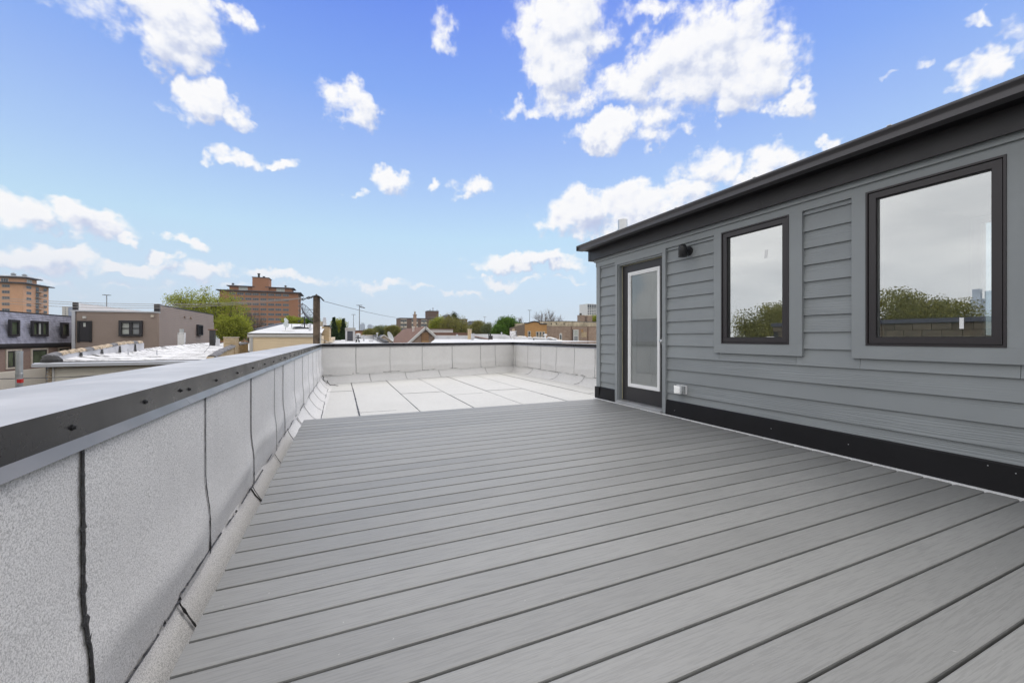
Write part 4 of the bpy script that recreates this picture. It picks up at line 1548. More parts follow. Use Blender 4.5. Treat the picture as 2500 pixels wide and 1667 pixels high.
for (pa, pb, ya, yb, c) in ((24.5, 48, 781, 820.5, 1), (79, 118, 784, 820.5, 3), (150.5, 168, 788, 820.5, 1)):
    u0, u1 = G.u(pa), G.u(pb)
    um = (u0 + u1) / 2
    z0, z1 = zz(yb, XC, um), zz(ya, XC, um)
    GW = Face('X', XC - .12)
    fwin(GW, t, u0, u1, z0, z1, .16, c, 1, M['darktrim'], M['green_pane'] if c == 1 else [M['green_pane'], M['blind'], M['green_pane']], .16, bar=.14)
for (pa, pb, ya, yb, c) in ((13, 52, 852.5, 900, 2), (74.5, 116, 850, 894, 1), (141, 169, 847.5, 872, 2)):
    u0, u1 = G.u(pa), G.u(pb)
    um = (u0 + u1) / 2
    z0, z1 = zz(yb, XC, um), zz(ya, XC, um)
    mb = MB()
    for q in ((u0, u1, z0, z0 + .13), (u0, u1, z1 - .13, z1), (u0, u0 + .16, z0 + .13, z1 - .13), (u1 - .16, u1, z0 + .13, z1 - .13)):
        G.box(mb, *q, .06)
    w = obj('stone_surround', mb, M['stone'], t)
    fwin(G, t, u0 + .17, u1 - .17, z0 + .14, z1 - .14, .09, c, 1, M['darktrim'], M['green_pane'], .04, bar=.12)
zl_ = zz(898, XC, G.u(100))
kind(obj('lower_siding', lap(G, YC0, YC1, GROUND + 1, zl_, .16, .03, .01), M['ivory'], t), 'stuff')

# ------------------------------------------------------------------ low house with the patchy white roof
YA = 24.5
F = Face('Y', YA)
XAL, XAR = F.u(115), F.u(512)
t = bld('low_brick_house', 'low brick house with patchy white roof and ivory siding at its back', 'house', (XAL + XAR) / 2, YA + 8)
zea = zz(886, XAL, YA)
zfar = zz(840.5, F.u(387), 48) - .05
YAF = 49.0
obj('wall', MB().box(XAL + .05, XAR - .02, YA + .12, YAF - .3, GROUND, zea - .15), M['yellow_brick'], t)
# roof: rises gently away from the eave
def roofz(y):
    return zea + (zfar - zea) * (y - YA) / (YAF - YA)


rr_ = random.Random(12)
obj('roof', MB().grid(lambda u, v: (XAL + (XAR - XAL) * u, YA - .05 + (YAF - YA) * v, roofz(YA + (YAF - YA) * v) + .03 * math.sin(9 * u + 5 * v) * math.sin(14 * v) + .26 * math.exp(-u / .06) * min(1, v * 14)), 40, 24), M['roofold'], t)
obj('eave_gutter', MB().extrude([(0, -.30, -.02), (0, -.30, -.16), (0, -.10, -.18), (0, -.08, .02)], (XAL - .35, YA + .0, zea), (XAR + .1, YA, zea)), M['spout'], t)
obj('roof_edge', MB().box(XAL, XAR, YA - .09, YA + .06, zea - .05, zea + .045), M['tarpaper'], t)
# ivory siding, course by course
pch = .205
xs0 = F.u(131.5)
for i in range(9):
    b = zea - .24 - i * pch
    mb = MB()
    mb.extrude([(0, -.035, b - pch), (0, -.004, b), (0, .01, b), (0, .0, b - pch)], (xs0, YA + .10, 0), (XAR - .15, YA + .10, 0))
    obj('siding_board', mb, M['ivory'], t)
obj('corner_post', MB().box(xs0 - .07, xs0, YA + .02, YA + .11, GROUND, zea - .2), M['corner_white'], t)
# toothed brick pier at the corner
rb = random.Random(6)
bz = zea - .22
i = 0
while bz > zea - 2.3:
    w = (xs0 - .08) - (XAL + .02)
    x_ = XAL + .02 - (.05 if i % 2 else 0)
    spl = .5 + rb.uniform(-.12, .12)
    for (q0, q1) in ((0, spl), (spl, 1)):
        ww = (xs0 - .08 - x_)
        obj('brick', MB().box(x_ + ww * q0 + .006, x_ + ww * q1 - .006, YA + .03 - rb.uniform(0, .02), YA + .12, bz - .062, bz - rb.uniform(.0, .006)), M['clay'] if rb.random() < .6 else M['yellow_brick'], t)
    bz -= .076
    i += 1
# side walls rising above the roof with coping tiles
def side_parapet(X, y0, y1, z0a, z0b, wallm, tile_m, n, px_steps, outer):
    pts = px_steps
    mb = MB()
    sgn = 1 if outer else -1
    for i in range(len(pts) - 1):
        (ya, za), (yb, zb2) = pts[i], pts[i + 1]
        mb.poly([(X, ya, GROUND), (X, yb, GROUND), (X, yb, zb2), (X, ya, za)])
        mb.poly([(X - .28, ya, GROUND), (X - .28, yb, GROUND), (X - .28, yb, zb2), (X - .28, ya, za)])
        mb.poly([(X - .28, ya, za), (X, ya, za), (X, yb, zb2), (X - .28, yb, zb2)])
    (ya, za) = pts[0]
    mb.poly([(X - .28, ya, GROUND), (X, ya, GROUND), (X, ya, za), (X - .28, ya, za)])
    return obj('parapet', mb, wallm, t)


XR_ = XAR
ysR = [24.5, 25.4, 27.4, 28.9, 30.2, 33.0]
zsR = [zz(872, XR_, 24.9), zz(866, XR_, 25.4), zz(853, XR_, 27.4), zz(846, XR_, 28.9), zz(842, XR_, 30.0), zz(838.5, XR_, 33.0)]
side_parapet(XR_ + .14, 0, 0, 0, 0, M['yellow_brick_x'], None, 0, list(zip(ysR, zsR)), True)
rt = random.Random(2)
for i in range(13):
    q = i / 13
    y = 24.7 + 8.0 * q
    zc = np.interp(y, ysR, zsR)
    y2 = y + 8.0 / 13 - .02
    zc2 = np.interp(y2, ysR, zsR)
    if 28.7 < y < 30.0:
        continue
    mb = MB()
    o = rt.uniform(-.02, .03)
    mb.extrude([(-.20, 0, .0), (-.17, 0, .05), (-.02, 0, .10), (.16, 0, .06), (.22, 0, -.02), (.16, 0, -.02), (-.16, 0, -.02)], (XR_ + o, y, zc + .0), (XR_ + o, y2, zc2 + .02))
    obj('coping_tile', mb, M['grey_tile'], t)
# chimney on that wall
xc_, yc0 = XR_ - .35, 29.0
cz0, cz1 = zz(850, XR_, 29.2), zz(824.5, XR_, 29.2)
ch = obj('chimney', MB().box(XR_ - .40, XR_ + .17, 28.95, 30.0, cz0 - 1.5, cz1), M['yellow_brick_x'], t)
obj('chimney_face', MB().box(XR_ - .40, XR_ + .168, 28.93, 28.949, cz0 - 1.5, cz1), M['yellow_brick'], ch)
obj('chimney_cap', MB().box(XR_ - .43, XR_ + .20, 28.9, 30.05, cz1, cz1 + .05), M['stone'], ch)
# left wall with buff tiles
XL_ = XAL
psL = [(115, 886), (122, 874), (150, 866), (190, 860), (235, 853), (270, 847), (290, 843), (300, 841), (345, 838.5)]
ysL = [24.72] + [on_X(px, XL_) for px, _ in psL[1:]]
zsL = [zz(py, XL_, y) + .03 for (px, py), y in zip(psL, ysL)]
zsL[0] = zsL[1]
side_parapet(XL_ + .14, 0, 0, 0, 0, M['roofgrey'], None, 0, list(zip(ysL, zsL)), False)
y = 24.6
i = 0
while y < ysL[-1] - .3:
    y2 = y + .62 + .02 * (i % 3)
    za, zb3 = np.interp(y, ysL, zsL), np.interp(y2, ysL, zsL)
    o = rt.uniform(-.03, .03)
    mb = MB()
    mb.extrude([(-.22, 0, .0), (-.18, 0, .07), (-.02, 0, .12), (.14, 0, .08), (.19, 0, -.02), (.13, 0, -.02), (-.16, 0, -.02)], (XL_ + o, y, za + .01), (XL_ + o, y2 - .02, zb3 + .05))
    obj('coping_tile', mb, M['clay'] if i % 4 else M['grey_tile'], t)
    if i % 3 == 0:
        xq = XL_ + .15
        obj('tar_patch', MB().poly([(xq, y + .1, za - .03), (xq + .06, y + .0, roofz(y) + .12), (xq + .06, y + .22 + .2 * (i % 3), roofz(y) + .12), (xq, y + .3, za - .03)]), M['tarpaper'], t)
    y = y2
    i += 1
obj('end_tile', MB().lathe([(.36, 0), (.34, .2), (.22, .34), (.05, .4)], (XL_ + .05, 24.7, zea - .06), 12), M['tarpaper'], t)
# back edge of the roof in rough tar
obj('back_kerb', MB().grid(lambda u, v: (XAL + (XAR - XAL) * u, YAF - .25 + .1 * v, zfar - .02 + (.26 + .05 * math.sin(31 * u) + .03 * math.sin(77 * u)) * v), 60, 1), M['roofold'], t)
obj('kerb_cap', MB().box(XAL, XAR, YAF - .16, YAF + .15, zfar + .18, zfar + .27), M['tarpaper'], t)
for (px, py, h) in ((313, 872, .28), (383, 871, .22)):
    Yv = 30.0
    x = on_Y(px, Yv)
    obj('vent_pipe', MB().tube([(x, Yv, roofz(Yv)), (x, Yv, roofz(Yv) + h * 1.4)], .035, 8), M['spout'], t)
# guy wire
obj('guy_wire', MB().tube([(on_Y(499, 26.5), 26.5, zz(860, on_Y(499, 26.5), 26.5)), (on_Y(515, 30.0), 30.0, zz(841.5, on_Y(515, 30.0), 30.0))], .012, 5), M['darkwire'], t)

# chimney stacks standing on the roofs behind
def chimney(label, px0, px1, py_top, py_bot, Yc, mat, caps, name='chimney'):
    x0, x1 = on_Y(px0, Yc), on_Y(px1, Yc)
    z0, z1 = zz(py_bot, x0, Yc) - .6, zz(py_top, x0, Yc)
    c = thing(name, label, 'chimney', ((x0 + x1) / 2, Yc, z0))
    obj('stack', MB().box(x0, x1, Yc, Yc + (x1 - x0), z0, z1), mat, c)
    for (f0, f1, h, mm) in caps:
        w = x1 - x0
        obj('cap', MB().box(x0 + w * f0, x0 + w * f1, Yc + w * .1 - (.08 if f0 < 0 else -.1), Yc + w * (1 if f0 < 0 else .8), z1, z1 + h), mm, c)
        z1 += h
    return c


chimney('white-washed chimney with a metal pot against the brown siding', 433.5, 449, 812, 842, 46.5, M['roofold'], [(.2, .75, .35, M['galv'])])
chimney('soot-dark chimney with a flat stone lid by the leafing tree', 511, 523.5, 806, 838, 46.0, M['tarpaper'], [(-.25, 1.35, .10, M['shingle'])])
chimney('stub of whitened chimney between the sooty one and the tan one', 527, 535, 827, 838, 46.0, M['roofgrey'], [])

# ------------------------------------------------------------------ cream house with the dishes
YE = 30.0
F = Face('Y', YE)
XEL, XER = F.u(609), F.u(783)
t = bld('cream_sided_house', 'cream vinyl-sided house with a clean white roof, beyond the deck parapet', 'house', (XEL + XER) / 2, YE)
zee = zz(815, XEL, YE)
obj('wall', MB().box(XEL + .02, XER, YE + .04, 47, GROUND, zee - .1), M['cream'], t)
kind(obj('siding', lap(F, XEL + .20, XER - .03, zz(900, XEL, YE), zee - .2, .128, .022), M['cream'], t), 'stuff')
obj('corner_post', MB().box(XEL, XEL + .19, YE - .045, YE + .04, GROUND, zee - .1), M['corner_white'], t)
obj('corner_seam', MB().box(XEL + .10, XEL + .13, YE - .055, YE - .046, GROUND, zee - .1), M['spout'], t)
obj('eave_board', MB().box(XEL - .10, XER + .05, YE - .10, YE + .05, zee - .20, zee), M['corner_white'], t)
obj('drip_edge', MB().box(XEL - .12, XER + .05, YE - .14, YE + .05, zee + .002, zee + .045), M['darktrim'], t)
yE2 = 44.0
zr_ = zz(790.5, on_Y(700, yE2), yE2)
mb = MB()
mb.poly([(XEL - .1, YE - .12, zee + .046), (XER + .05, YE - .12, zee + .046), (XER + .05, yE2, zr_), (on_Y(690, yE2), yE2, zr_), (on_Y(630, yE2 - 8), yE2 - 8, zee + .35)])
mb.poly([(XEL - .1, YE - .12, zee + .046), (on_Y(630, yE2 - 8), yE2 - 8, zee + .35), (on_Y(690, yE2), yE2, zr_), (on_Y(690, yE2), yE2, zee - .1), (XEL - .1, YE + .1, zee - .1)])
obj('roof', mb, M['roofclean'], t)
pA, pB = Vector((on_Y(626, 36), 36, zz(804, on_Y(626, 36), 36))), Vector((on_Y(690, yE2), yE2, zr_ + .06))
obj('parapet_cap', MB().bar(pA, pB, .3, .08), M['slate'], t)
obj('tar_patch', MB().grid(lambda u, v: (on_Y(714 + 45 * u, 36), 35.4 + 1.6 * v, zee + .046 + (zr_ - zee) * (35.4 + 1.6 * v - YE) / 14 + .05 + .05 * math.sin(6 * u) * v), 8, 3), M['tarpaper'], t)
for px, pyt, pyb, Yv in ((712, 790, 800.5, 36), ):
    x = on_Y(px, Yv)
    obj('mast', MB().tube([(x, Yv, zz(pyb, x, Yv)), (x, Yv, zz(pyt, x, Yv))], .03, 6), M['spout'], t)
x = on_Y(757, 33)
obj('vent_pipe', MB().lathe([(.09, 0), (.09, .12), (.06, .14), (.06, .42), (.10, .44), (.10, .54), (.05, .54)], (x, 33, zz(807, x, 33)), 10), M['spout'], t)

# the big mesh dish
Yd = 36.0
xd = on_Y(743.5, Yd)
zb0 = zz(799, xd, Yd)
ds = thing('mesh_dish', 'large black mesh satellite dish on a tripod mast beside the wooden pole', 'satellite dish', (xd, Yd, zb0))
zp = zz(774, xd, Yd)
mb = MB().tube([(xd, Yd, zb0), (xd, Yd, zp)], .05, 8)
obj('mast', mb, M['mesh'], ds)
for k in range(4):
    a = math.pi / 2 * k + .6
    obj('strut', MB().tube([(xd + .45 * math.cos(a), Yd + .45 * math.sin(a), zb0 - .02), (xd, Yd, zb0 + .42)], .016, 5), M['mesh'], ds)
ax = Vector((.80, -.25, .55)).normalized()          # looks up to the right
uu = ax.cross(Vector((0, 0, 1))).normalized()
vv = uu.cross(ax).normalized()
ctr = Vector((xd + .08, Yd, zp + .12))
RD = .92
rim, nR = [], 24


def dishp(rad, a):
    return ctr + (uu * math.cos(a) + vv * math.sin(a)) * rad + ax * (rad * rad * .36)


mb = MB()
for i in range(nR):
    a = 2 * math.pi * i / nR
    mb.tube([dishp(RD * q, a) for q in (.08, .4, .7, 1.0)], .013 if i % 2 == 0 else .006, 4)
for q in (.35, .65):
    mb.tube([dishp(RD * q, 2 * math.pi * i / 24) for i in range(25)], .007, 4)
obj('ribs', mb, M['mesh'], ds)
mb = MB().tube([dishp(RD, 2 * math.pi * i / 32) for i in range(33)], .024, 5)
obj('rim', mb, M['mesh'], ds)
mb = MB()
for i in range(22):
    q = .12 + .86 * i / 21
    mb.tube([dishp(RD * q, 2 * math.pi * k / 28) for k in range(29)], .0035, 3, False)
kind(obj('mesh_screen', mb, M['mesh'], ds), 'stuff')
foc = ctr + ax * .82
for k in range(3):
    a = 2 * math.pi * k / 3 + .4
    obj('feed_leg', MB().tube([dishp(RD * .96, a), foc], .012, 5), M['mesh'], ds)
obj('feed_horn', MB().tube([foc - ax * .10, foc + ax * .10], .06, 8), M['mesh'], ds)
obj('actuator', MB().tube([ctr - ax * .06, (xd - .38, Yd - .1, zp - .34)], .03, 6), M['mesh'], ds)
obj('actuator_motor', MB().tube([(xd - .36, Yd - .1, zp - .32), (xd - .43, Yd - .1, zp - .40)], .055, 7), M['mesh'], ds)

# two small dishes and a curb on the same roof
def small_dish(label, px, py, Yd, rad, look, standpy, stem=True):
    x = on_Y(px, Yd)
    z = zz(py, x, Yd)
    zb = zz(standpy, x, Yd)
    d = thing('small_dish', label, 'satellite dish', (x, Yd, zb))
    ax = Vector(look).normalized()
    uu = ax.cross(Vector((0, 0, 1))).normalized()
    vv = uu.cross(ax).normalized()
    c = Vector((x, Yd, z))
    mb = MB()
    rings = [[c + (uu * math.cos(a) + vv * math.sin(a) * 1.15) * rad * q + ax * (q * q * rad * .22) for a in [2 * math.pi * k / 18 for k in range(18)]] for q in (.05, .4, .7, .9, 1.0)]
    for i in range(4):
        for k in range(18):
            mb.poly([rings[i][k], rings[i][(k + 1) % 18], rings[i + 1][(k + 1) % 18], rings[i + 1][k]])
    obj('reflector', mb, M['dishgrey'], d, smooth=True)
    obj('mast', MB().tube([(x - .03, Yd + .08, zb), (x - .03, Yd + .08, z - .05), tuple(c - ax * .03)], .022, 6), M['spout'], d)
    f = c + ax * rad * 1.15 - vv * rad * .5
    obj('feed_arm', MB().tube([c - vv * rad * 1.0, f], .012, 5), M['spout'], d)
    obj('feed_horn', MB().tube([f, f - ax * .09], .035, 7), M['corner_white'], d)
    return d


M['dishgrey'] = plain('pale_grey_dish_paint', (.56, .60, .59), .4, var=.06)
small_dish('upper pale oval dish on the cream house roof', 697.5, 783, 34, .18, (.75, -.60, .35), 806)
small_dish('lower pale oval dish on the cream house roof', 698, 792.5, 33.6, .20, (.45, -.85, .25), 808)
x = on_Y(706, 32.8)
zc = zz(810, x, 32.8)
mb = MB()
mb.grid(lambda u, v: (x + .48 * math.cos(2 * math.pi * u) * (1 - .35 * v ** 3), 32.8 + .25 * math.sin(2 * math.pi * u) * (1 - .35 * v ** 3), zc + .11 * v), 20, 5)
mb.poly([(x + .48 * .65 * math.cos(2 * math.pi * k / 20), 32.8 + .25 * .65 * math.sin(2 * math.pi * k / 20), zc + .11) for k in range(20)])
tag(obj('roof_curb', mb, M['roofclean'], smooth=True), 'low rounded white roof curb below the two pale dishes', 'roof curb')

# ------------------------------------------------------------------ wooden utility pole with its cables
Yp = 24.4
xp = on_Y(773, Yp)
zt = zz(718, xp, Yp)
t = thing('utility_pole', 'weathered wooden utility pole with pointed top rising past the far parapet', 'utility pole', (xp, Yp, GROUND))
rp = .182
mb = MB()
mb.grid(lambda u, v: (xp + (rp - .0035 * (zt - GROUND) * 0 - .012 * v + .006 * math.sin(4 * 2 * math.pi * u + 9 * v)) * math.cos(2 * math.pi * u), Yp + (rp - .012 * v + .006 * math.sin(3 * 2 * math.pi * u)) * math.sin(2 * math.pi * u), GROUND + (zt - .16 - GROUND) * v), 18, 30)
mb.poly([(xp + (rp - .012) * math.cos(2 * math.pi * k / 18), Yp + (rp - .012) * math.sin(2 * math.pi * k / 18), zt - .16) for k in range(18)])
obj('shaft', mb, M['wood'], t)
mb = MB()
mb.extrude([(-.15, -.13, 0), (0, -.13, .165), (.15, -.13, 0)], (xp, Yp, zt - .165), (xp, Yp + .26, zt - .165))
obj('pole_roof', mb, M['wood'], t)
zi = zz(728, xp, Yp)
obj('bracket', MB().tube([(xp - .20, Yp - .17, zi + .06), (xp - .10, Yp - .19, zi + .10), (xp + .10, Yp - .19, zi + .10), (xp + .20, Yp - .17, zi + .04), (xp + .36, Yp - .10, zi - .14)], .035, 7), M['darktrim'], t)
for k in range(3):
    obj('insulator', MB().lathe([(.02, -.05), (.05, -.04), (.035, 0), (.05, .03), (.02, .05)], (xp - .24 - .10 * k, Yp - .17, zi + .02 - .02 * k), 8), M['slate'], t)
rc = random.Random(9)
for k in range(4):
    pts = [(xp - .18 - .09 * i, Yp - .17 + rc.uniform(-.03, .03), zi + .06 - .03 * i + .05 * math.sin(i * 2.1 + k) + (k - 1.5) * .02) for i in range(7)]
    obj('splice_bundle', MB().tube(pts, .014, 5), M['darktrim'], t)
obj('conduit', MB().tube([(xp + .18, Yp - .1, GROUND), (xp + .19, Yp - .1, zz(812, xp, Yp))], .03, 8), M['corner_white'], t)
for (dz, s_) in ((0, 0), (.9, 1), (1.8, 0)):
    pass


def wire(label, a, b, sag, r, mat, n=24, name='overhead_wire'):
    a, b = Vector(a), Vector(b)
    pts = []
    for i in range(n + 1):
        q = i / n
        p = a.lerp(b, q)
        p.z -= sag * 4 * q * (1 - q)
        pts.append(tuple(p))
    return tag(obj(name, MB().tube(pts, r, 5), mat), label, 'cable', 'overhead cables')


YW = 27.0
for (lab, dy, py_l, py_r, yy) in (('topmost of three pale cables running left from the wooden pole', 0, 715.5, 728, 0), ('middle of three pale cables running left from the wooden pole', 1, 720.5, 728.8, 0.4), ('lowest of three pale cables running left from the wooden pole', 2, 727.5, 729.6, .8)):
    px = -140
    Yl = 26.0 + yy
    xl_ = on_Y(px, Yl)
    wire(lab, (xp - .72, Yp - .17, zz(py_r, xp - .72, Yp)), (xl_, Yl, zz(py_l, xl_, Yl)), .40 + .04 * dy, .011, M['wire'])
xe = on_Y(1046, 80)
wire('dark cable sloping down from the wooden pole towards the gabled house', (xp + .37, Yp - .10, zi - .16), (xe, 80, zz(777, xe, 80)), .55, .014, M['darkwire'])
xs_ = on_Y(885, 43)
tag(obj('cable_splice', MB().tube([(xs_ - .22, 43, zz(749.2, xs_, 43)), (xs_ + .22, 43.4, zz(750.6, xs_, 43))], [.05, .05], 7), M['darkwire']), 'dark splice case hanging on the sloping cable', 'splice case')
xq = on_Y(782, 24.2)
wire('pale service cable from the pole conduit to the stair hatch roof', (xp + .20, Yp - .1, zz(827, xp, Yp)), (on_Y(845, 34), 34, zz(838, on_Y(845, 34), 34)), .15, .022, M['wire'])
xq = on_Y(-30, 17)
wire('thin dark cable low past the ivory-sided corner', (on_Y(-30, 16.5), 16.5, zz(925, on_Y(-30, 16.5), 16.5)), (on_Y(330, 20.0), 20.0, zz(909, on_Y(330, 20.0), 20.0)), .05, .012, M['darkwire'])

# ------------------------------------------------------------------ brick house right of the pole
X0, X1, Yx = on_Y(786, 36), on_Y(803.5, 36), 36
t = bld('brick_cottage', 'narrow weathered brick wall with chimney right of the wooden pole', 'house', (X0 + X1) / 2, Yx)
zt = zz(797, X0, Yx)
obj('wall', MB().box(X0, X1, Yx, Yx + 8, GROUND, zt), M['yellow_brick'], t)
obj('rear_wall', MB().box(on_Y(780, 40), on_Y(793, 40), 40, 46, GROUND, zz(785, X0, 40)), M['limestone'], t)
cx0, cx1 = on_Y(789.5, 41), on_Y(797.5, 41)
zc = zz(780, cx0, 41)
obj('chimney', MB().box(cx0, cx1, 39.5, 40, zt - .5, zc), M['roofgrey'], t)
obj('chimney_pot', MB().lathe([(.10, 0), (.12, .06), (.12, .12), (.05, .14)], ((cx0 + cx1) / 2, 39.7, zc), 8), M['spout'], t)
obj('parapet_cap', MB().box(X0 + .12, X1 + .1, Yx - .1, Yx + 8, zt, zt + .10), M['darktrim'], t)
obj('snow_white_flashing', MB().box(on_Y(789, 36), on_Y(794, 36), Yx - .05, Yx + .5, zt + .10, zt + .26), M['roofclean'], t)

# ------------------------------------------------------------------ flat white roof with stair hatch and vents
t = bld('flat_roofed_house', 'flat white-roofed building with parapets, behind the stair hatch', 'building', 3.0, 50)
Yk0, Yk1 = 33.0, 62.0
xk0, xk1 = on_Y(822, Yk1), on_Y(934, Yk1)
zk = lambda y: EYE - .52 + (y - Yk0) / (Yk1 - Yk0) * .30
obj('wall', MB().box(on_Y(818, Yk0), on_Y(936, Yk0), Yk0, Yk0 + .3, GROUND, zk(Yk0) - .01), M['brown_brick'], t)
xa0, xb0 = on_Y(806, Yk0), on_Y(944, Yk0)
obj('roof', MB().poly([(xa0, Yk0, zk(Yk0)), (xb0, Yk0, zk(Yk0)), (xk1, Yk1, zk(Yk1)), (xk0, Yk1, zk(Yk1))]), M['roofclean'], t)
zpk = zz(818.5, xk0, Yk1)
obj('back_parapet', MB().box(xk0, xk1 - 1.2, Yk1, Yk1 + .35, GROUND, zpk), M['roofgrey'], t)
obj('back_coping', MB().box(xk0 - .1, xk1 - 1.2, Yk1 - .08, Yk1 + .42, zpk, zpk + .09), M['limestone'], t)
mb = MB().poly([(xa0, Yk0, zk(Yk0)), (xk0, Yk1, zk(Yk1)), (xk0, Yk1, zpk), (xa0, Yk0, zk(Yk0) + .12)]).poly([(xa0 - .35, Yk0, zk(Yk0) + .12), (xa0, Yk0, zk(Yk0) + .12), (xk0, Yk1, zpk), (xk0 - .4, Yk1, zpk)])
mb.poly([(xa0 - .35, Yk0, GROUND), (xa0 - .35, Yk0, zk(Yk0) + .12), (xk0 - .4, Yk1, zpk), (xk0 - .4, Yk1, GROUND)])
obj('side_parapet', mb, M['limestone'], t)
mb = MB().poly([(xb0, Yk0, zk(Yk0)), (xb0, Yk0, zk(Yk0) + .1), (xk1 - 1.2, Yk1, zpk), (xk1 - 1.2, Yk1, zk(Yk1))])
obj('side_parapet', mb, M['roofgrey'], t)
mb = MB().bar((xb0, Yk0, zk(Yk0) + .14), (xk1 - 1.2, Yk1, zpk + .05), .35, .10)
obj('side_coping', mb, M['tarpaper'], t)
for (px, pyt, pyb, Yv, rad, m_) in ((888, 818, 831, 46, .06, 'spout'), (921, 812, 832, 47, .07, 'spout'), (870, 828, 836, 40, .07, 'darktrim'), (876.5, 830, 837, 39, .05, 'darktrim')):
    x = on_Y(px, Yv)
    z0, z1 = zz(pyb, x, Yv), zz(pyt, x, Yv)
    h = z1 - z0
    obj('vent_pipe', MB().lathe([(rad * 1.7, -.15), (rad * 1.5, h * .15), (rad, h * .22), (rad, h * .8), (rad * 1.6, h * .82), (rad * 1.6, h * .95), (rad * .6, h)], (x, Yv, z0), 10), M[m_], t)
x = on_Y(874.5, 45)
obj('turbine_vent', MB().lathe([(.05, 0), (.05, .25), (.28, .30), (.30, .36), (.06, .42), (.06, .60)], (x, 45, zz(832, x, 45)), 10), M['darktrim'], t)
obj('white_hood', MB().lathe([(.16, 0), (.16, .3), (.24, .34), (.26, .50), (.1, .56)], (on_Y(874, 47), 47, zz(826, on_Y(874, 47), 47)), 10), M['white_paint'], t)
x = on_Y(906, 41)
mb = MB().box(x - .22, x + .22, 41, 41.2, zz(832.5, x, 41), zz(830, x, 41)).box(x - .12, x - .06, 41.05, 41.1, zz(837, x, 41), zz(832.5, x, 41)).box(x + .06, x + .12, 41.05, 41.1, zz(837, x, 41), zz(832.5, x, 41))
obj('goose_vent', mb, M['spout'], t)
Yh = 46.0
F = Face('Y', Yh)
x0, x1 = F.u(843.5), F.u(867)
hs = thing('stair_hatch', 'grey box stair hatch with a dark door standing on the flat white roof', 'roof hatch', ((x0 + x1) / 2, Yh, zz(836, x0, Yh)))
zt, zb = zz(800, x0, Yh), zz(846, x0, Yh)
mb = MB()
for (a, b, c, d_) in minus((x0, x1, zb, zt), [(x0 + .17, x1 - .22, zb - 1, zt - .36)]):
    mb.box(a, b, Yh, Yh + 1.6, c, d_)
obj('walls', mb, M['roofgrey'], hs)
obj('lid', MB().box(x0 - .03, x1 + .05, Yh - .06, Yh + 1.7, zt - .30, zt), M['concrete'], hs)
obj('door', MB().box(x0 + .17, x1 - .22, Yh + .12, Yh + .18, zb, zt - .37), M['bars_dark'] if 'bars_dark' in M else M['slate'], hs)
obj('shadow_gap', MB().box(x0 + .17, x0 + .20, Yh + .10, Yh + .119, zb, zt - .37), M['darktrim'], hs)

# ------------------------------------------------------------------ gabled house with brown shingles
Yg = 75.0
xap = on_Y(1038.5, Yg)
zap = zz(796.5, xap, Yg)
t = bld('gabled_house', 'brown-shingled house, its white-trimmed gable facing the deck', 'house', xap, Yg)
hw = 5.2
sl = .92
zev = zap - hw * sl
Yge = 103.0
obj('wall', MB().box(xap - hw + .5, xap + hw - .5, Yg + .3, Yge - .3, GROUND, zev + .1), M['brown_brick'], t)
mb = MB().poly([(xap - hw, Yg - .35, zev), (xap, Yg - .35, zap), (xap, Yge, zap), (xap - hw, Yge, zev)]).poly([(xap + hw, Yg - .35, zev), (xap, Yg - .35, zap), (xap, Yge, zap), (xap + hw, Yge, zev)])
obj('roof', mb, M['shingle'], t)
obj('gable_wall', MB().poly([(xap - hw + .3, Yg + .3, zev), (xap + hw - .3, Yg + .3, zev), (xap, Yg + .3, zap - .28)]), M['brown_gable'] if 'brown_gable' in M else M['brown_brick'], t)
obj('gable_wall', MB().poly([(xap - hw + .3, Yge - .3, zev), (xap + hw - .3, Yge - .3, zev), (xap, Yge - .3, zap - .28)]), M['brown_brick'], t)
for s_ in (-1, 1):
    for (o, w, m_, pr) in ((.05, .20, 'white_paint', .42), (.22, .16, 'corner_white', .38), (.36, .10, 'white_paint', .34)):
        L_ = hw + .2
        n = Vector((s_ * sl, 0, 1)).normalized()
        d_ = Vector((s_ * 1, 0, -sl)).normalized()
        a = Vector((xap, Yg - pr, zap)) - n * o
        mb = MB().bar(a - d_ * .06, a + d_ * L_ * math.hypot(1, sl), .06, w, up=tuple(n))
        obj('bargeboard', mb, M[m_], t)
lx0, lx1 = on_Y(1029.5, Yg), on_Y(1047, Yg)
lz1 = zz(812.5, xap, Yg)
vt = obj('gable_vent', MB().box(lx0, lx1, Yg + .10, Yg + .28, lz1 - 2.2, lz1), M['lattice'], t)
for i in range(5):
    for k in range(5):
        x = lx0 + (lx1 - lx0) * (i + .5) / 5
        z = lz1 - .15 - k * .27
        obj('opening', MB().box(x - .08, x + .08, Yg + .05, Yg + .099, z - .08, z + .04), M['shingle'], vt)
mb = MB()
for dx in (0, .22):
    x = on_Y(1008, 82) + dx
    z = zz(806.5, x, 82)
    obj('vent_pipe', MB().tube([(x, 82, z - .3), (x - .02, 82, z + .45), (x + .03, 82, z + .66), (x + .16, 82, z + .72)], .065, 7), M['white_paint'], t)
cxa, cxb = on_Y(1010, 90), on_Y(1017, 90)
zc0 = zz(769, cxa, 90)
c = thing('brick_chimney', 'slim brick chimney with a pale clay pot above the brown shingle roof', 'chimney', ((cxa + cxb) / 2, 90, zc0 - 4))
obj('stack', MB().box(cxa, cxb, 90, 90.65, zc0 - 4.5, zc0), M['brown_brick'], c)
obj('corbel', MB().box(cxa - .08, cxb + .08, 89.92, 90.73, zc0, zc0 + .16), M['brown_brick'], c)
obj('pot', MB().lathe([(.18, 0), (.18, .5), (.14, .52), (.14, .56)], ((cxa + cxb) / 2, 90.3, zc0 + .16), 10), M['clay'], c)
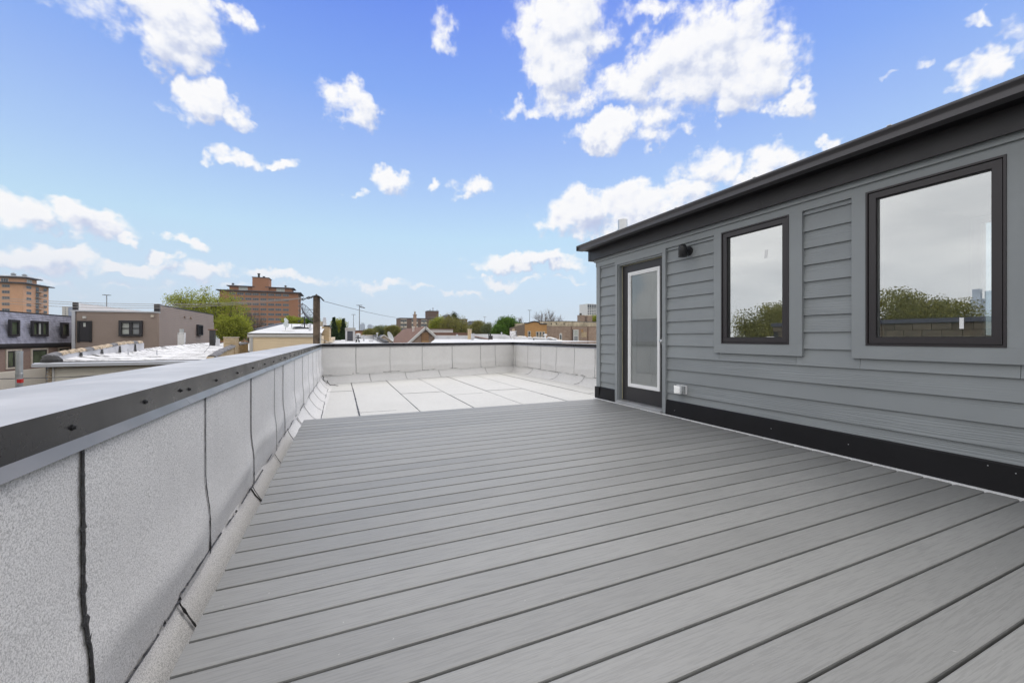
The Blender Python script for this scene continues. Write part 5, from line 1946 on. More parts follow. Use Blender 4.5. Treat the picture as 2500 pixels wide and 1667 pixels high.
obj('pot_cowl', MB().lathe([(.05, 0), (.05, .10), (.30, .13), (.30, .16), (.05, .20)], ((cxa + cxb) / 2, 90.3, zc0 + .72), 10), M['white_paint'], c)

# small pale gabled house further left
Ys = 95.0
xs1 = on_Y(937, Ys)
zs1 = zz(817, xs1, Ys)
t = bld('small_gabled_house', 'small pale gabled house half hidden behind the flat white roof', 'house', xs1, Ys)
obj('wall', MB().box(xs1 - 1.9, xs1 + 1.9, Ys, Ys + 8, GROUND, zs1 - 1.5), M['stone'], t)
obj('gable_wall', MB().poly([(xs1 - 1.9, Ys, zs1 - 1.5), (xs1 + 1.9, Ys, zs1 - 1.5), (xs1, Ys, zs1 - .1)]), M['stone'], t)
obj('roof', MB().poly([(xs1 - 2.3, Ys - .3, zs1 - 1.7), (xs1, Ys - .3, zs1), (xs1, Ys + 8, zs1), (xs1 - 2.3, Ys + 8, zs1 - 1.7)]).poly([(xs1 + 2.3, Ys - .3, zs1 - 1.7), (xs1, Ys - .3, zs1), (xs1, Ys + 8, zs1), (xs1 + 2.3, Ys + 8, zs1 - 1.7)]), M['slate'], t)
for s_ in (-1, 1):
    obj('bargeboard', MB().bar((xs1, Ys - .36, zs1 - .06), (xs1 + s_ * 2.4, Ys - .36, zs1 - 1.80), .08, .22), M['white_paint'], t)
F = Face('Y', Ys)
fwin(F, t, xs1 - .25, xs1 + .65, zs1 - 2.4, zs1 - 1.0, .12, 2, 1, M['white_paint'], M['far_pane'], .08)
fwin(F, t, xs1 - 1.0, xs1 - .55, zs1 - 1.5, zs1 - 1.0, .10, 1, 1, M['white_paint'], M['far_pane'], .08)
small_dish('pale dish tilted on edge by the small gabled house', 951.5, 822, 85, .95, (.72, -.55, .42), 833)

# red brick shed roofline and dark slate building
t = bld('red_brick_building', 'low red brick building under the two light masts', 'building', on_Y(880, 150), 150)
x0, x1 = on_Y(866, 150), on_Y(893, 150)
zt = zz(806.5, x0, 150)
obj('wall', MB().box(x0, x1, 150, 160, GROUND, zt - .2), M['red_dim'] if 'red_dim' in M else M['red_brick_y'], t)
obj('cornice', MB().box(x0 - .2, x1 + .2, 149.7, 160.2, zt - .2, zt), M['shingle'], t)
t = bld('slate_roofed_building', 'long dark slate-roofed building beyond the olive trees', 'building', on_Y(1160, 280), 280)
x0, x1 = on_Y(1140, 280), on_Y(1183, 280)
zt = zz(783, x0, 280)
obj('wall', MB().box(x0, x1, 280, 292, GROUND, zt - 3.2), M['slate'], t)
xm0 = on_Y(1152, 280)
mb = MB().extrude([(0, 0, -3.2), (0, 2.0, -.9), (0, 10, -.9), (0, 12, -3.2)], (x0, 280, zt), (xm0, 280, zt))
obj('roof', mb, M['slate'], t)
mb = MB().extrude([(0, 0, -3.2), (0, 3.0, 0), (0, 9, 0), (0, 12, -3.2)], (xm0, 280, zt), (x1 - 1.5, 280, zt))
obj('roof', mb, M['slate'], t)
# steep roof peeping over the spring trees
Yq = 160
xq = on_Y(1096, Yq)
zq = zz(767, xq, Yq)
t = bld('steep_gabled_house', 'steep dark gable poking above the yellow-green trees', 'house', xq, Yq)
obj('wall', MB().box(xq - 3.2, xq + 3.2, Yq + .2, Yq + 10, GROUND, zq - 4), M['dark_brick_y'], t)
obj('gable_wall', MB().poly([(xq - 3.2, Yq + .2, zq - 4), (xq + 3.2, Yq + .2, zq - 4), (xq, Yq + .2, zq - .2)]), M['dark_brick_y'], t)
obj('roof', MB().poly([(xq - 3.5, Yq, zq - 4.3), (xq, Yq, zq), (xq, Yq + 10, zq), (xq - 3.5, Yq + 10, zq - 4.3)]).poly([(xq + 3.5, Yq, zq - 4.3), (xq, Yq, zq), (xq, Yq + 10, zq), (xq + 3.5, Yq + 10, zq - 4.3)]), M['slate'], t)
# white rendered garage behind the trees
t = bld('white_garage', 'long low white building seen between the spring tree trunks', 'building', on_Y(1085, 100), 100)
x0, x1 = on_Y(1048, 100), on_Y(1106, 100)
obj('wall', MB().box(x0, x1, 100, 106, GROUND, zz(803, x0, 100)), M['white_paint'], t)
obj('roof', MB().box(x0 - .3, x1 + .3, 99.6, 106.3, zz(803, x0, 100), zz(802.2, x0, 100)), M['shingle'], t)
obj('dark_fence', MB().box(x0, x1 + 3, 96, 96.1, GROUND, zz(811.5, x0, 96)), M['shingle'], t)

# ------------------------------------------------------------------ tan brick two-flat with a curved parapet
Yt = 59.6
F = Face('Y', Yt)
x0, x1 = F.u(1281), F.u(1335)
t = bld('tan_brick_house', 'tan brick two-flat with curved parapet, white-framed windows, behind a white roof', 'house', (x0 + x1) / 2, Yt)
zt = zz(788.5, x0, Yt)
mb = MB()
n = 16
tops = []
for i in range(n + 1):
    q = i / n
    x = x0 + (x1 - x0) * q
    pxq = 1281 + 54 * q
    if pxq < 1288:
        pyq = 790
    elif pxq < 1318:
        pyq = 790.5 - 4.5 * math.sin(math.pi * min(1, (pxq - 1288) / 34))
    else:
        pyq = 792
    tops.append((x, zz(pyq, x, Yt)))
mb.poly([(x0, Yt, GROUND), (x1, Yt, GROUND)] + [(x, Yt, z) for x, z in tops[::-1]])
obj('wall', mb, M['tan_brick'], t)
for i in range(n):
    (xa, za), (xb, zb2) = tops[i], tops[i + 1]
    pass
mb = MB()
for i in range(n):
    (xa, za), (xb, zb2) = tops[i], tops[i + 1]
    mb.extrude([(0, -.12, 0), (0, -.12, .16), (0, .3, .16), (0, .3, 0)], (xa, Yt, za), (xb, Yt, zb2), caps=False)
obj('parapet_coping', mb, M['darktrim'], t)
FW = Face('W', x0)
mb = MB()
zs0, zs1 = zz(791, x0, Yt), zz(800, x0, Yt)
mb.poly([(x0, Yt, GROUND), (x0, Yt, zs0), (x0, 66, zs0 - .5), (x0, 66, GROUND)])
obj('side_wall', mb, M['tan_brick_x'], t)
for (pa, pb, ya, yb) in ((1288, 1295.5, 808, 828), (1308, 1315, 809, 830), (1316, 1322, 809, 830), (1323.5, 1330, 809, 830)):
    u0, u1 = F.u(pa), F.u(pb)
    fwin(F, t, u0, u1, zz(yb, u0, Yt), zz(ya, u0, Yt), .10, 1, 2, M['stone'], M['far_pane'], .10)
obj('finial', MB().lathe([(.1, 0), (.22, .15), (.2, .35), (.05, .42)], (F.u(1324.5), Yt + .1, zz(793, F.u(1324.5), Yt)), 8), M['stone'], t)

# ------------------------------------------------------------------ brown brick building beside the penthouse corner
Yy = 60.0
F = Face('Y', Yy)
x0, x1 = F.u(1332.5), F.u(1490)
t = bld('brown_brick_building', 'brown brick building with a limestone band and a tall white window', 'building', (x0 + x1) / 2, Yy)
zt = zz(784, x0, Yy)
zl1 = zz(795.5, x0, Yy)
obj('wall', MB().box(x0, x1, Yy, Yy + 14, GROUND, zl1 - .02), M['brown_brick'], t)
xs = [x0 - .03]
rl_ = random.Random(3)
while xs[-1] < x1:
    xs.append(xs[-1] + rl_.uniform(1.0, 1.7))
for i in range(len(xs) - 1):
    obj('limestone_slab', F.box(MB(), xs[i] + .008, xs[i + 1] - .008, zl1 - .02, zt - .02, .05 + rl_.uniform(0, .012), 13.9 if i == 0 else .4), M['limestone'], t)
obj('roof', MB().box(x0, x1, Yy + .41, Yy + 13.9, zl1, zt - .3), M['tarpaper'], t)
x = x0 - .05
i = 0
while x < x1:
    obj('coping_tile', F.box(MB(), x, x + .56, zt - .019, zt + .06 + rl_.uniform(0, .03), .09, .4), M['grey_tile'], t)
    x += .58
for px in (1345.5, 1358, 1376.5, 1457):
    u = F.u(px)
    obj('anchor_plate', F.box(MB(), u - .07, u + .07, zz(791.5, u, Yy) - .05, zz(789.5, u, Yy) + .05, .10), M['black'], t)
for px in (1394.5, 1435):
    u = F.u(px)
    obj('drain_pipe', MB().tube([(u, Yy - .06, GROUND), (u, Yy - .06, zl1 - .1)], .06, 7), M['shingle'], t)
u0, u1 = F.u(1399.5), F.u(1411.5)
w = fwin(F, t, u0, u1, zz(834.5, u0, Yy), zz(805, u0, Yy), .12, 1, 2, M['white_paint'], M['blind'], .10)
obj('lower_screen', F.box(MB(), u0 + .12, u1 - .12, zz(833, u0, Yy), zz(820.5, u0, Yy), .05), M['bars'], w)
obj('shadow_reveal', F.box(MB(), u0 - .18, u0, zz(834.5, u0, Yy), zz(804, u0, Yy), .02), M['darktrim'], w)
u0, u1 = F.u(1365.5), F.u(1371.5)
w = fwin(F, t, u0, u1, zz(833, u0, Yy), zz(816, u0, Yy), .09, 1, 1, M['white_paint'], M['far_pane'], .08)
um, zu = (u0 + u1) / 2, zz(816, u0, Yy)
hwid = (u1 - u0) / 2
mb = MB().poly([(um + hwid * math.cos(R(a)), Yy - .07, zu + hwid * math.sin(R(a))) for a in range(0, 181, 20)])
obj('arch_head', mb, M['corner_white'], w)
for (pa, pb, ya, yb) in ((1418.5, 1424, 803.5, 811), (1419.5, 1432, 811, 823)):
    u0, u1 = F.u(pa), F.u(pb)
    obj('patched_brick', F.box(MB(), u0, u1, zz(yb, u0, Yy), zz(ya, u0, Yy), .012), M['lattice'] if ya < 805 else M['yellow_brick'], t)
chimney('brick chimney with two dark flues on the brown brick building', 1416.5, 1427.5, 770.5, 783, 64, M['brown_brick'], [(-.03, 1.03, .12, M['limestone']), (.35, .45, .35, M['darktrim'])])
chimney('plain brick chimney in front of the white office tower', 1434, 1446, 771, 783, 64, M['brown_brick'], [(-.04, 1.04, .10, M['limestone'])])

# ------------------------------------------------------------------ white roofs just past the far parapet
t = bld('white_roofed_row_house', 'white-coated roof with curving side parapet just past the far parapet', 'building', 9, 40)
Yr0, Yr1 = 26.0, 56.0
zr0 = EYE - .36
xw0, xw1 = on_Y(1062, Yr1), on_Y(1205, Yr1)
mb = MB().poly([(on_Y(1050, Yr0), Yr0, zr0), (on_Y(1262, Yr0), Yr0, zr0), (xw1, Yr1, zr0 + .12), (xw0, Yr1, zr0 + .12)])
obj('roof', mb, M['roofwhite'], t)
obj('wall', MB().box(on_Y(1055, Yr0), on_Y(1260, Yr0), Yr0, Yr0 + .3, GROUND, zr0 - .01), M['brown_brick'], t)
zb = zz(820, xw0, Yr1)
obj('back_parapet', MB().box(xw0, xw1, Yr1, Yr1 + .3, GROUND, zb), M['roofgrey'], t)
obj('back_coping', MB().box(xw0 - .1, xw1, Yr1 - .06, Yr1 + .36, zb, zb + .08), M['corner_white'], t)
# curving parapet between the two white roofs
crv = [(1157, 822, 52), (1175, 827.5, 45), (1190, 829, 42), (1194, 830, 41)]
Y2 = 47.0
mb = MB()
prv = None
path = [(1158, 815.5, 54), (1190, 815.5, 50), (1232, 816, 46), (1240, 819, 45), (1250, 820.5, 44), (1262, 821.5, 43), (1290, 824.0, 42), (1330, 826, 41), (1345, 825, 40.5), (1372, 833, 39)]
for (px, py, y) in path:
    x = on_Y(px, y)
    z = zz(py, x, y)
    cur = (x, y, z)
    if prv:
        mb.poly([(prv[0], prv[1], GROUND), (cur[0], cur[1], GROUND), cur, prv])
        mb.poly([prv, cur, (cur[0] + .05, cur[1] + .32, cur[2]), (prv[0] + .05, prv[1] + .32, prv[2])])
    prv = cur
t2 = bld('white_coated_roof', 'lumpy white-coated roof with ragged parapet near the far roof corner', 'building', 14, 38)
obj('parapet', mb, M['roofwhite'], t2)
mb = MB().poly([(on_Y(1150, 24), 24, EYE - .30), (on_Y(1480, 24), 24, EYE - .30), (on_Y(1400, 40), 40, EYE - .42), (on_Y(1235, 45), 45, EYE - .30), (on_Y(1160, 53), 53, EYE - .12)])
obj('roof', mb, M['roofclean'], t2)
rk = random.Random(21)
for i in range(26):
    q = rk.random()
    px = 1255 + 115 * q
    y = np.interp(px, [1250, 1290, 1330, 1372], [44, 42, 41, 39])
    py = np.interp(px, [1250, 1290, 1330, 1345, 1372], [820.5, 824, 826, 825, 833])
    x = on_Y(px, y)
    z = zz(py, x, y)
    mb = MB().lathe([(.20, -.05), (.22, .03), (.12, .09 + .05 * rk.random()), (.02, .12)], (0, 0, 0), 7)
    mb.v = [(x + v[0] * 1.3, y + .1 + v[1], z + v[2]) for v in mb.v]
    obj('coping_tile', mb, M['roofwhite'] if i % 3 else M['stone'], t2)
mb = MB().bar((on_Y(1158, 46), 46, zz(821, on_Y(1158, 46), 46)), (on_Y(1196, 38), 38, zz(828.5, on_Y(1196, 38), 38)), .25, .08)
obj('brick_edge', mb, M['shingle'], t2)
mb = MB().bar((on_Y(1158, 46), 46, zz(824, on_Y(1158, 46), 46)), (on_Y(1196, 38), 38, zz(831, on_Y(1196, 38), 38)), .25, .06)
obj('brick_edge', mb, M['tarpaper'], t2)
obj('debris_strip', MB().grid(lambda u, v: (on_Y(1200 + 55 * u, 33 + v), 33 + v, EYE - .33 + .07 * abs(math.sin(23 * u + 3 * v)) * math.sin(math.pi * u)), 40, 2), M['roofold'], t2)
c = chimney('white-daubed chimney with black patches in front of the green tree', 1250, 1262, 808, 826, 43.5, M['roofold'], [(.35, .68, .28, M['clay'])])
chimney('slim buff brick chimney with a stone lid on the white roof', 1144, 1151.5, 804.5, 824, 52, M['yellow_brick'], [(-.15, 1.15, .07, M['stone'])])
chimney('squat grey flue box at the end of the white parapet', 1152, 1158.5, 815, 826, 44, M['roofgrey'], [(-.05, 1.05, .05, M['spout'])])
chimney('dark brick stub chimney on the white roof', 1196, 1203, 819.5, 832, 38, M['tarpaper'], [(.25, .6, .22, M['tarpaper'])])


def pipe(label, px, pyt, pyb, Yv, rad, m_, hood=0):
    x = on_Y(px, Yv)
    z0, z1 = zz(pyb, x, Yv) - .1, zz(pyt, x, Yv)
    p = thing('roof_pipe', label, 'vent pipe', (x, Yv, z0), 'vent pipes on the white roofs')
    obj('pipe', MB().tube([(x, Yv, z0), (x, Yv, z1)], rad, 8), M[m_], p)
    if hood:
        obj('hood', MB().lathe([(rad, 0), (hood, .04), (hood, .12), (rad * .6, .18)], (x, Yv, z1 - .05), 9), M[m_], p)


pipe('tall dark square vent in front of the curving white parapet', 1193.5, 814.5, 831, 36, .055, 'darktrim')
pipe('pale pipe with round head on the lumpy white roof', 1224.5, 814, 825, 40, .03, 'spout', .09)
pipe('short dark pipe by the ragged white parapet', 1303, 826.5, 831, 34, .07, 'tarpaper')
pipe('short grey pipe below the squat flue box', 1156.5, 826, 833, 38, .05, 'spout')
pipe('thin grey pipe on the white roof right of the gable', 1116, 818.5, 826, 46, .06, 'spout', .10)
pipe('white mushroom vent against the brown brick building', 1331.5, 818, 826, 40, .10, 'roofclean', .22)

# flue with the red band, and dark roofs at the lower left edge
Yf = 15.5
x = on_Y(47, Yf)
zb, zt = zz(940, x, Yf), zz(858, x, Yf)
fl = thing('metal_flue', 'tall galvanised flue with a red band at the left edge', 'flue', (x, Yf, zb - .6))
rad = 6.2 * dep(x, Yf) / FPX
obj('pipe', MB().tube([(x, Yf, zb - .8), (x, Yf, zt)], rad, 16), M['galv'], fl)
obj('rim', MB().lathe([(rad * 1.06, 0), (rad * 1.06, .05), (rad * .9, .05)], (x, Yf, zt - .04), 16), M['galv'], fl)
obj('seam_band', MB().lathe([(rad * 1.08, 0), (rad * 1.08, .04), (rad, .045)], (x, Yf, zz(915, x, Yf)), 16), M['galv'], fl)
obj('red_band', MB().box(x - .01, x + rad * 1.1, Yf - rad * 1.12, Yf + .02, zz(934, x, Yf), zz(925, x, Yf)), M['redband'], fl)

t = bld('dark_shingled_roof', 'ragged black shingled roof low at the left edge', 'building', -11, 17)
mb = MB()
rr2 = random.Random(17)
YD0, YD1 = 12.0, 23.0
nrow = 16
for i in range(nrow):
    q0, q1 = i / nrow, (i + 1) / nrow
    y0_, y1_ = YD0 + (YD1 - YD0) * q0, YD0 + (YD1 - YD0) * q1
    z0_, z1_ = -2.05 + .55 * q0, -2.05 + .55 * q1
    x = -17.0
    while x < -7.6:
        w = rr2.uniform(.22, .34)
        e = rr2.uniform(0, .05)
        mb.poly([(x, y0_ - .03, z0_ + .03 + e), (x + w, y0_ - .03, z0_ + .03 + e), (x + w, y1_, z1_ + .01), (x, y1_, z1_ + .01)])
        mb.poly([(x, y0_ - .03, z0_ - .02), (x + w, y0_ - .03, z0_ - .02), (x + w, y0_ - .03, z0_ + .03 + e), (x, y0_ - .03, z0_ + .03 + e)])
        x += w + .01
kind(obj('shingles', mb, M['tarpaper'], t), 'stuff')
obj('wall', MB().box(-17, -7.6, YD0 + .1, YD1 - .1, GROUND, -2.1), M['tarpaper'], t)

# ------------------------------------------------------------------ block wall building mirrored in the panes
XQ = -7.2
t = bld('block_wall_building', 'brown block-walled building left of the deck, seen mirrored in the window panes', 'building', XQ - 3, 2)
zq = EYE + .0354 * (2 * XW - XQ)
obj('wall', MB().box(XQ - 8, XQ - .05, -14, 10.0, GROUND, zq - .10), M['tarpaper'], t)
rq = random.Random(31)
gm = M['cmu']
zrow = zq - .12
base_me = MB().box(-.01, .045, .006, .394, -.194, -.006).mesh('block')
base_me.materials.append(gm)
for row in range(6):
    y = -6.0 - (.2 if row % 2 else 0)
    while y < 9.8:
        o = bpy.data.objects.new('block', base_me)
        link(o, t, (XQ - .05 + rq.uniform(-.004, .004), y, zrow))
        y += .4
    zrow -= .2
obj('coping', MB().box(XQ - .35, XQ + .03, -14, 10.05, zq - .12, zq), M['slate'], t)
# hazy skyline mirrored in the big pane
for (azd, w, h, lab) in ((-70.6, 70, 190, 'squat hazy downtown tower mirrored at the left of the skyline'), (-71.5, 60, 150, 'low hazy downtown slab between the mirrored towers'), (-72.35, 48, 300, 'tallest hazy downtown tower mirrored in the big pane'), (-73.15, 55, 285, 'broad hazy downtown tower beside the tallest one')):
    D = 2600
    w, h = w * .684, h * .684
    x, y = D * math.sin(R(azd)), D * math.cos(R(azd))
    tt = bld('downtown_tower', lab, 'tower', x, y, 'mirrored downtown skyline')
    obj('shaft', MB().box(x - w / 2, x + w / 2, y - w / 2, y + w / 2, GROUND, h * .8), M['haze_tower'], tt)
    obj('crown', MB().box(x - w * .34, x + w * .34, y - w * .34, y + w * .34, h * .8, h), M['haze_tower'], tt)

# ------------------------------------------------------------------ street-light masts
def mast(label, px, pytop, Ym, w=1.0):
    x = on_Y(px, Ym)
    z = zz(pytop, x, Ym)
    m_ = thing('light_mast', label, 'light mast', (x, Ym, GROUND), 'tall light masts')
    obj('pole', MB().tube([(x, Ym, GROUND), (x, Ym, z)], [.38, .22], 8), M['pole_grey'], m_)
    obj('crossring', MB().tube([(x + 1.5 * math.cos(a), Ym + 1.5 * math.sin(a), z) for a in [2 * math.pi * k / 12 for k in range(13)]], .10, 5), M['pole_grey'], m_)
    for k in range(6):
        a = 2 * math.pi * k / 6 + .3
        obj('lamp_head', MB().tube([(x + .3 * math.cos(a), Ym + .3 * math.sin(a), z + .1), (x + 2.0 * math.cos(a), Ym + 2.0 * math.sin(a), z + .05)], [.12, .22], 5), M['pole_grey'], m_)


mast('light mast standing behind the brown-sided house roof', 260.5, 720.5, 330)
mast('taller light mast of the pair beside the twin far towers', 877.5, 745.5, 290)
mast('shorter light mast left of its taller neighbour', 863, 768, 420)
mast('light mast rising from the olive trees', 1183.5, 773.5, 440)
mast('light mast above the tan brick two-flat', 1293, 757.5, 360)

# ================================================================== trees
M['bark'] = plain('grey_brown_bark', (.10, .078, .062), .95, var=.3, scale=4)
M['twig'] = plain('pale_bare_twig', (.17, .135, .115), .95, var=.25, scale=4)
M['leaf_spring'] = m_leaf('yellow_green_spring_leaf', (.22, .255, .035), (.44, .46, .085))
M['leaf_spring2'] = m_leaf('olive_spring_leaf', (.17, .17, .05), (.31, .29, .09))
M['leaf_green'] = m_leaf('fresh_green_leaf', (.055, .12, .022), (.16, .27, .05))
M['leaf_dark'] = m_leaf('dark_spruce_needle', (.022, .040, .020), (.055, .085, .040), .1)
M['leaf_far'] = m_leaf('hazy_tree_leaf', (.13, .16, .065), (.24, .26, .12))


def grow(seed, base, zc0, zc1, rx, ry, K, shell=.55, lean=0.0, top=None):
    """skeleton by joining scattered crown points to the nearest limb; returns nodes, parent index"""
    r = np.random.default_rng(seed)
    bx, by = base
    nodes = [(bx, by, GROUND), (bx + .2, by, (GROUND + zc0) / 2), (bx, by, zc0)]
    par = [-1, 0, 1]
    cz, hz = (zc0 + zc1) / 2, (zc1 - zc0) / 2
    pts = []
    while len(pts) < K:
        v = r.normal(size=3)
        v /= np.linalg.norm(v)
        q = (shell + (1 - shell) * r.random()) if r.random() < .7 else r.random() ** .5
        p = (bx + v[0] * rx * q, by + v[1] * ry * q, cz + v[2] * hz * q)
        pts.append(p)
    pts = np.array(pts)
    pts += r.normal(size=pts.shape) * (.04 * rx)
    d0 = np.linalg.norm(pts - np.array(nodes[2]), axis=1)
    tips = []
    for i in np.argsort(d0):
        p = pts[i]
        arr = np.array(nodes[2:])
        dv = p - arr
        # prefer limbs that are below and inside
        cost = np.linalg.norm(dv, axis=1) + .9 * np.maximum(0, -dv[:, 2])
        j = int(np.argmin(cost)) + 2
        a = np.array(nodes[j])
        m = a * .5 + p * .5 + np.array([0, 0, -.06 * np.linalg.norm(p - a)]) + r.normal(size=3) * .06 * np.linalg.norm(p - a)
        nodes.append(tuple(m)); par.append(j)
        nodes.append(tuple(p)); par.append(len(nodes) - 2)
        tips.append(len(nodes) - 1)
    return nodes, par, tips, r


def branches(nodes, par, r_tip, r_max, skip=0.0):
    n = len(nodes)
    cnt = np.zeros(n)
    for i in range(n - 1, 0, -1):
        cnt[i] += 1
        if par[i] >= 0:
            cnt[par[i]] += cnt[i]
    cnt[0] = max(cnt[0], cnt[1])
    rad = np.minimum(r_max, r_tip * np.sqrt(np.maximum(cnt, 1)))
    mb = MB()
    for i in range(1, n):
        j = par[i]
        ra = min(rad[j], rad[i] * 1.6)
        mb.tube([nodes[j], nodes[i]], [ra, rad[i]], 6 if rad[i] > .08 else 4, False)
    return mb


def leaves(points, r, per, spread, size, flat=.5, droop=0.0):
    P = np.repeat(np.array(points), per, axis=0)
    n = len(P)
    P = P + np.clip(r.normal(size=(n, 3)), -1.7, 1.7) * np.array([spread, spread, spread * (.8 + droop)])
    P[:, 2] -= droop * np.abs(r.normal(size=n)) * spread
    a = r.normal(size=(n, 3))
    a /= np.linalg.norm(a, axis=1)[:, None]
    b = np.cross(a, r.normal(size=(n, 3)))
    b /= np.linalg.norm(b, axis=1)[:, None]
    s = size * (.6 + .8 * r.random(n))[:, None]
    v = np.empty((n, 4, 3))
    v[:, 0] = P - a * s
    v[:, 1] = P + b * s * .55
    v[:, 2] = P + a * s
    v[:, 3] = P - b * s * .55
    me = bpy.data.meshes.new('crown')
    me.vertices.add(n * 4)
    me.vertices.foreach_set('co', v.reshape(-1))
    me.loops.add(n * 4)
    me.loops.foreach_set('vertex_index', np.arange(n * 4))
    me.polygons.add(n)
    me.polygons.foreach_set('loop_start', np.arange(n) * 4)
    me.polygons.foreach_set('loop_total', np.full(n, 4))
    me.update()
    return me


def tree(label, px, pyt, pyb, Yt, half_px, K, per, leafm, lsize, spread, seed, name='tree', group=None, bark='bark', r_tip=.02, shell=.55, droop=0.0, trunk=True, bare=False, depthf=.8):
    x = on_Y(px, Yt)
    s = dep(x, Yt) / FPX
    z1, z0 = zz(pyt, x, Yt), zz(pyb, x, Yt)
    rx = half_px * s
    t = thing(name, label, 'tree', (x, Yt, GROUND), group)
    nodes, par, tips, r = grow(seed, (x, Yt), z0, z1, rx, rx * depthf, K, shell)
    if bare:
        # end each limb in a spray of upright twigs
        tw = MB()
        for i in tips:
            p = np.array(nodes[i])
            for q in range(per):
                d = r.normal(size=3) * .5 + np.array([0, 0, .9]) + (p - np.array([x, Yt, z0])) * .12
                d = d / np.linalg.norm(d) * spread * (.5 + r.random())
                m = p + d * .5 + r.normal(size=3) * .08 * spread
                tw.tube([p, m, p + d], [lsize, lsize * .7, lsize * .4], 3, False)
        obj('crown', tw, M[bark], t)
        kind(t.children[-1], 'stuff') if False else None
    obj('trunk', branches(nodes, par, r_tip, .38 if half_px > 30 else .25), M[bark], t)
    if not bare:
        me = leaves([nodes[i] for i in tips] + [nodes[i - 1] for i in tips[::2]], r, per, spread, lsize, droop=droop)
        obj('crown', me, M[leafm], t)
    return t


tree('large yellow-green spring tree between the brown siding and the red tower', 505, 707, 822, 86, 92, 420, 40, 'leaf_spring', 0.116, 0.53, 1, r_tip=.022, shell=.45)
tree('lower bushy spring tree beside the large yellow-green one', 568, 770, 834, 80, 36, 150, 110, 'leaf_spring', 0.110, 0.47, 2)
tree('bare reddish-brown tree in front of the red tower', 618, 762, 836, 95, 30, 80, 9, None, .020, 1.5, 3, bark='twig', bare=True)
tree('small green tree behind the cream house ridge', 714, 777, 800, 90, 22, 87, 100, 'leaf_spring', 0.104, 0.42, 4)
tree('green treetop beside the mesh dish', 756, 779, 800, 92, 24, 100, 100, 'leaf_green', 0.104, 0.42, 5)
tree('pale green tree between the two spruces', 828, 781, 820, 75, 14, 75, 80, 'leaf_spring', 0.093, 0.42, 6)
tree('hazy green tree left of the small gabled house', 935, 797, 824, 140, 24, 112, 88, 'leaf_far', 0.162, 0.68, 7)
tree('olive tree beside the dark apartment block', 958, 795, 824, 130, 16, 87, 88, 'leaf_spring2', 0.151, 0.59, 8)
tree('low olive tree under the hazy far towers', 905, 806, 824, 135, 16, 75, 80, 'leaf_spring2', 0.139, 0.59, 9)
tree('yellow-green tree left of the steep gable', 1072, 777, 822, 118, 22, 150, 92, 'leaf_spring', 0.139, 0.59, 10, droop=.4)
tree('thin olive spring tree in front of the dark apartment block', 1098, 772, 826, 112, 24, 162, 52, 'leaf_spring2', 0.116, 0.68, 11, droop=.7)
tree('thin spring tree at the end of the dark apartment block', 1126, 778, 826, 116, 18, 112, 44, 'leaf_spring2', 0.116, 0.68, 12, droop=.5)
tree('sparse tall treetop right of the steep gable', 1109, 762, 790, 150, 9, 32, 40, 'leaf_dark', 0.145, 0.51, 13)
tree('broad olive tree in front of the slate roof', 1168, 786, 822, 190, 20, 150, 80, 'leaf_spring2', 0.209, 0.94, 14)
tree('pale budding tree right of the slate roof', 1190, 788, 822, 170, 12, 87, 52, 'leaf_far', 0.174, 0.77, 15)
tree('dense bright green tree left of the tan brick two-flat', 1240, 777, 838, 75, 30, 250, 160, 'leaf_green', 0.110, 0.53, 16, shell=.5)
tree('lower dense green tree joined to the bright one', 1218, 795, 840, 72, 16, 100, 140, 'leaf_green', 0.110, 0.47, 17, shell=.5)
tree('bare tree behind the tan brick side wall', 1270, 781, 806, 130, 9, 30, 8, None, .03, 1.2, 18, bark='twig', bare=True)
tree('bare grey tree rising between the tan and brown buildings', 1333, 764, 806, 130, 28, 70, 9, None, .028, 1.9, 19, bark='twig', bare=True)
tree('second sparse bare tree behind the limestone band', 1366, 772, 804, 140, 9, 20, 7, None, .026, 1.5, 20, bark='twig', bare=True)
tree('bright yellow tree behind the plain chimney', 1450, 773, 800, 90, 20, 112, 100, 'leaf_spring', 0.116, 0.51, 21)
tree('rusty budding vine tree across the tan brick wall', 1318, 792, 832, 66, 14, 75, 24, 'leaf_spring2', 0.058, 0.42, 22)
# trees mirrored in the panes, left of the view
for (x, y, h, w, lab, sd) in ((-22.2, 13.0, 2.8, 2.9, 'budding tree over the block wall, mirrored in the big pane', 40), (-24.0, 12.0, 2.3, 2.2, 'rounder budding tree over the block wall, mirrored right of the first', 41), (-17.2, 16.6, 2.2, 2.0, 'low budding tree mirrored in the small pane', 42)):
    t = thing('tree', lab, 'tree', (x, y, GROUND), 'mirrored trees')
    nodes, par, tips, r = grow(sd, (x, y), EYE - 1.5, EYE + h, w, w, 110, .5)
    obj('trunk', branches(nodes, par, .007, .12), M['bark'], t)
    obj('crown', leaves([nodes[i] for i in tips], r, 300, .34, .055), M['leaf_spring2'], t)


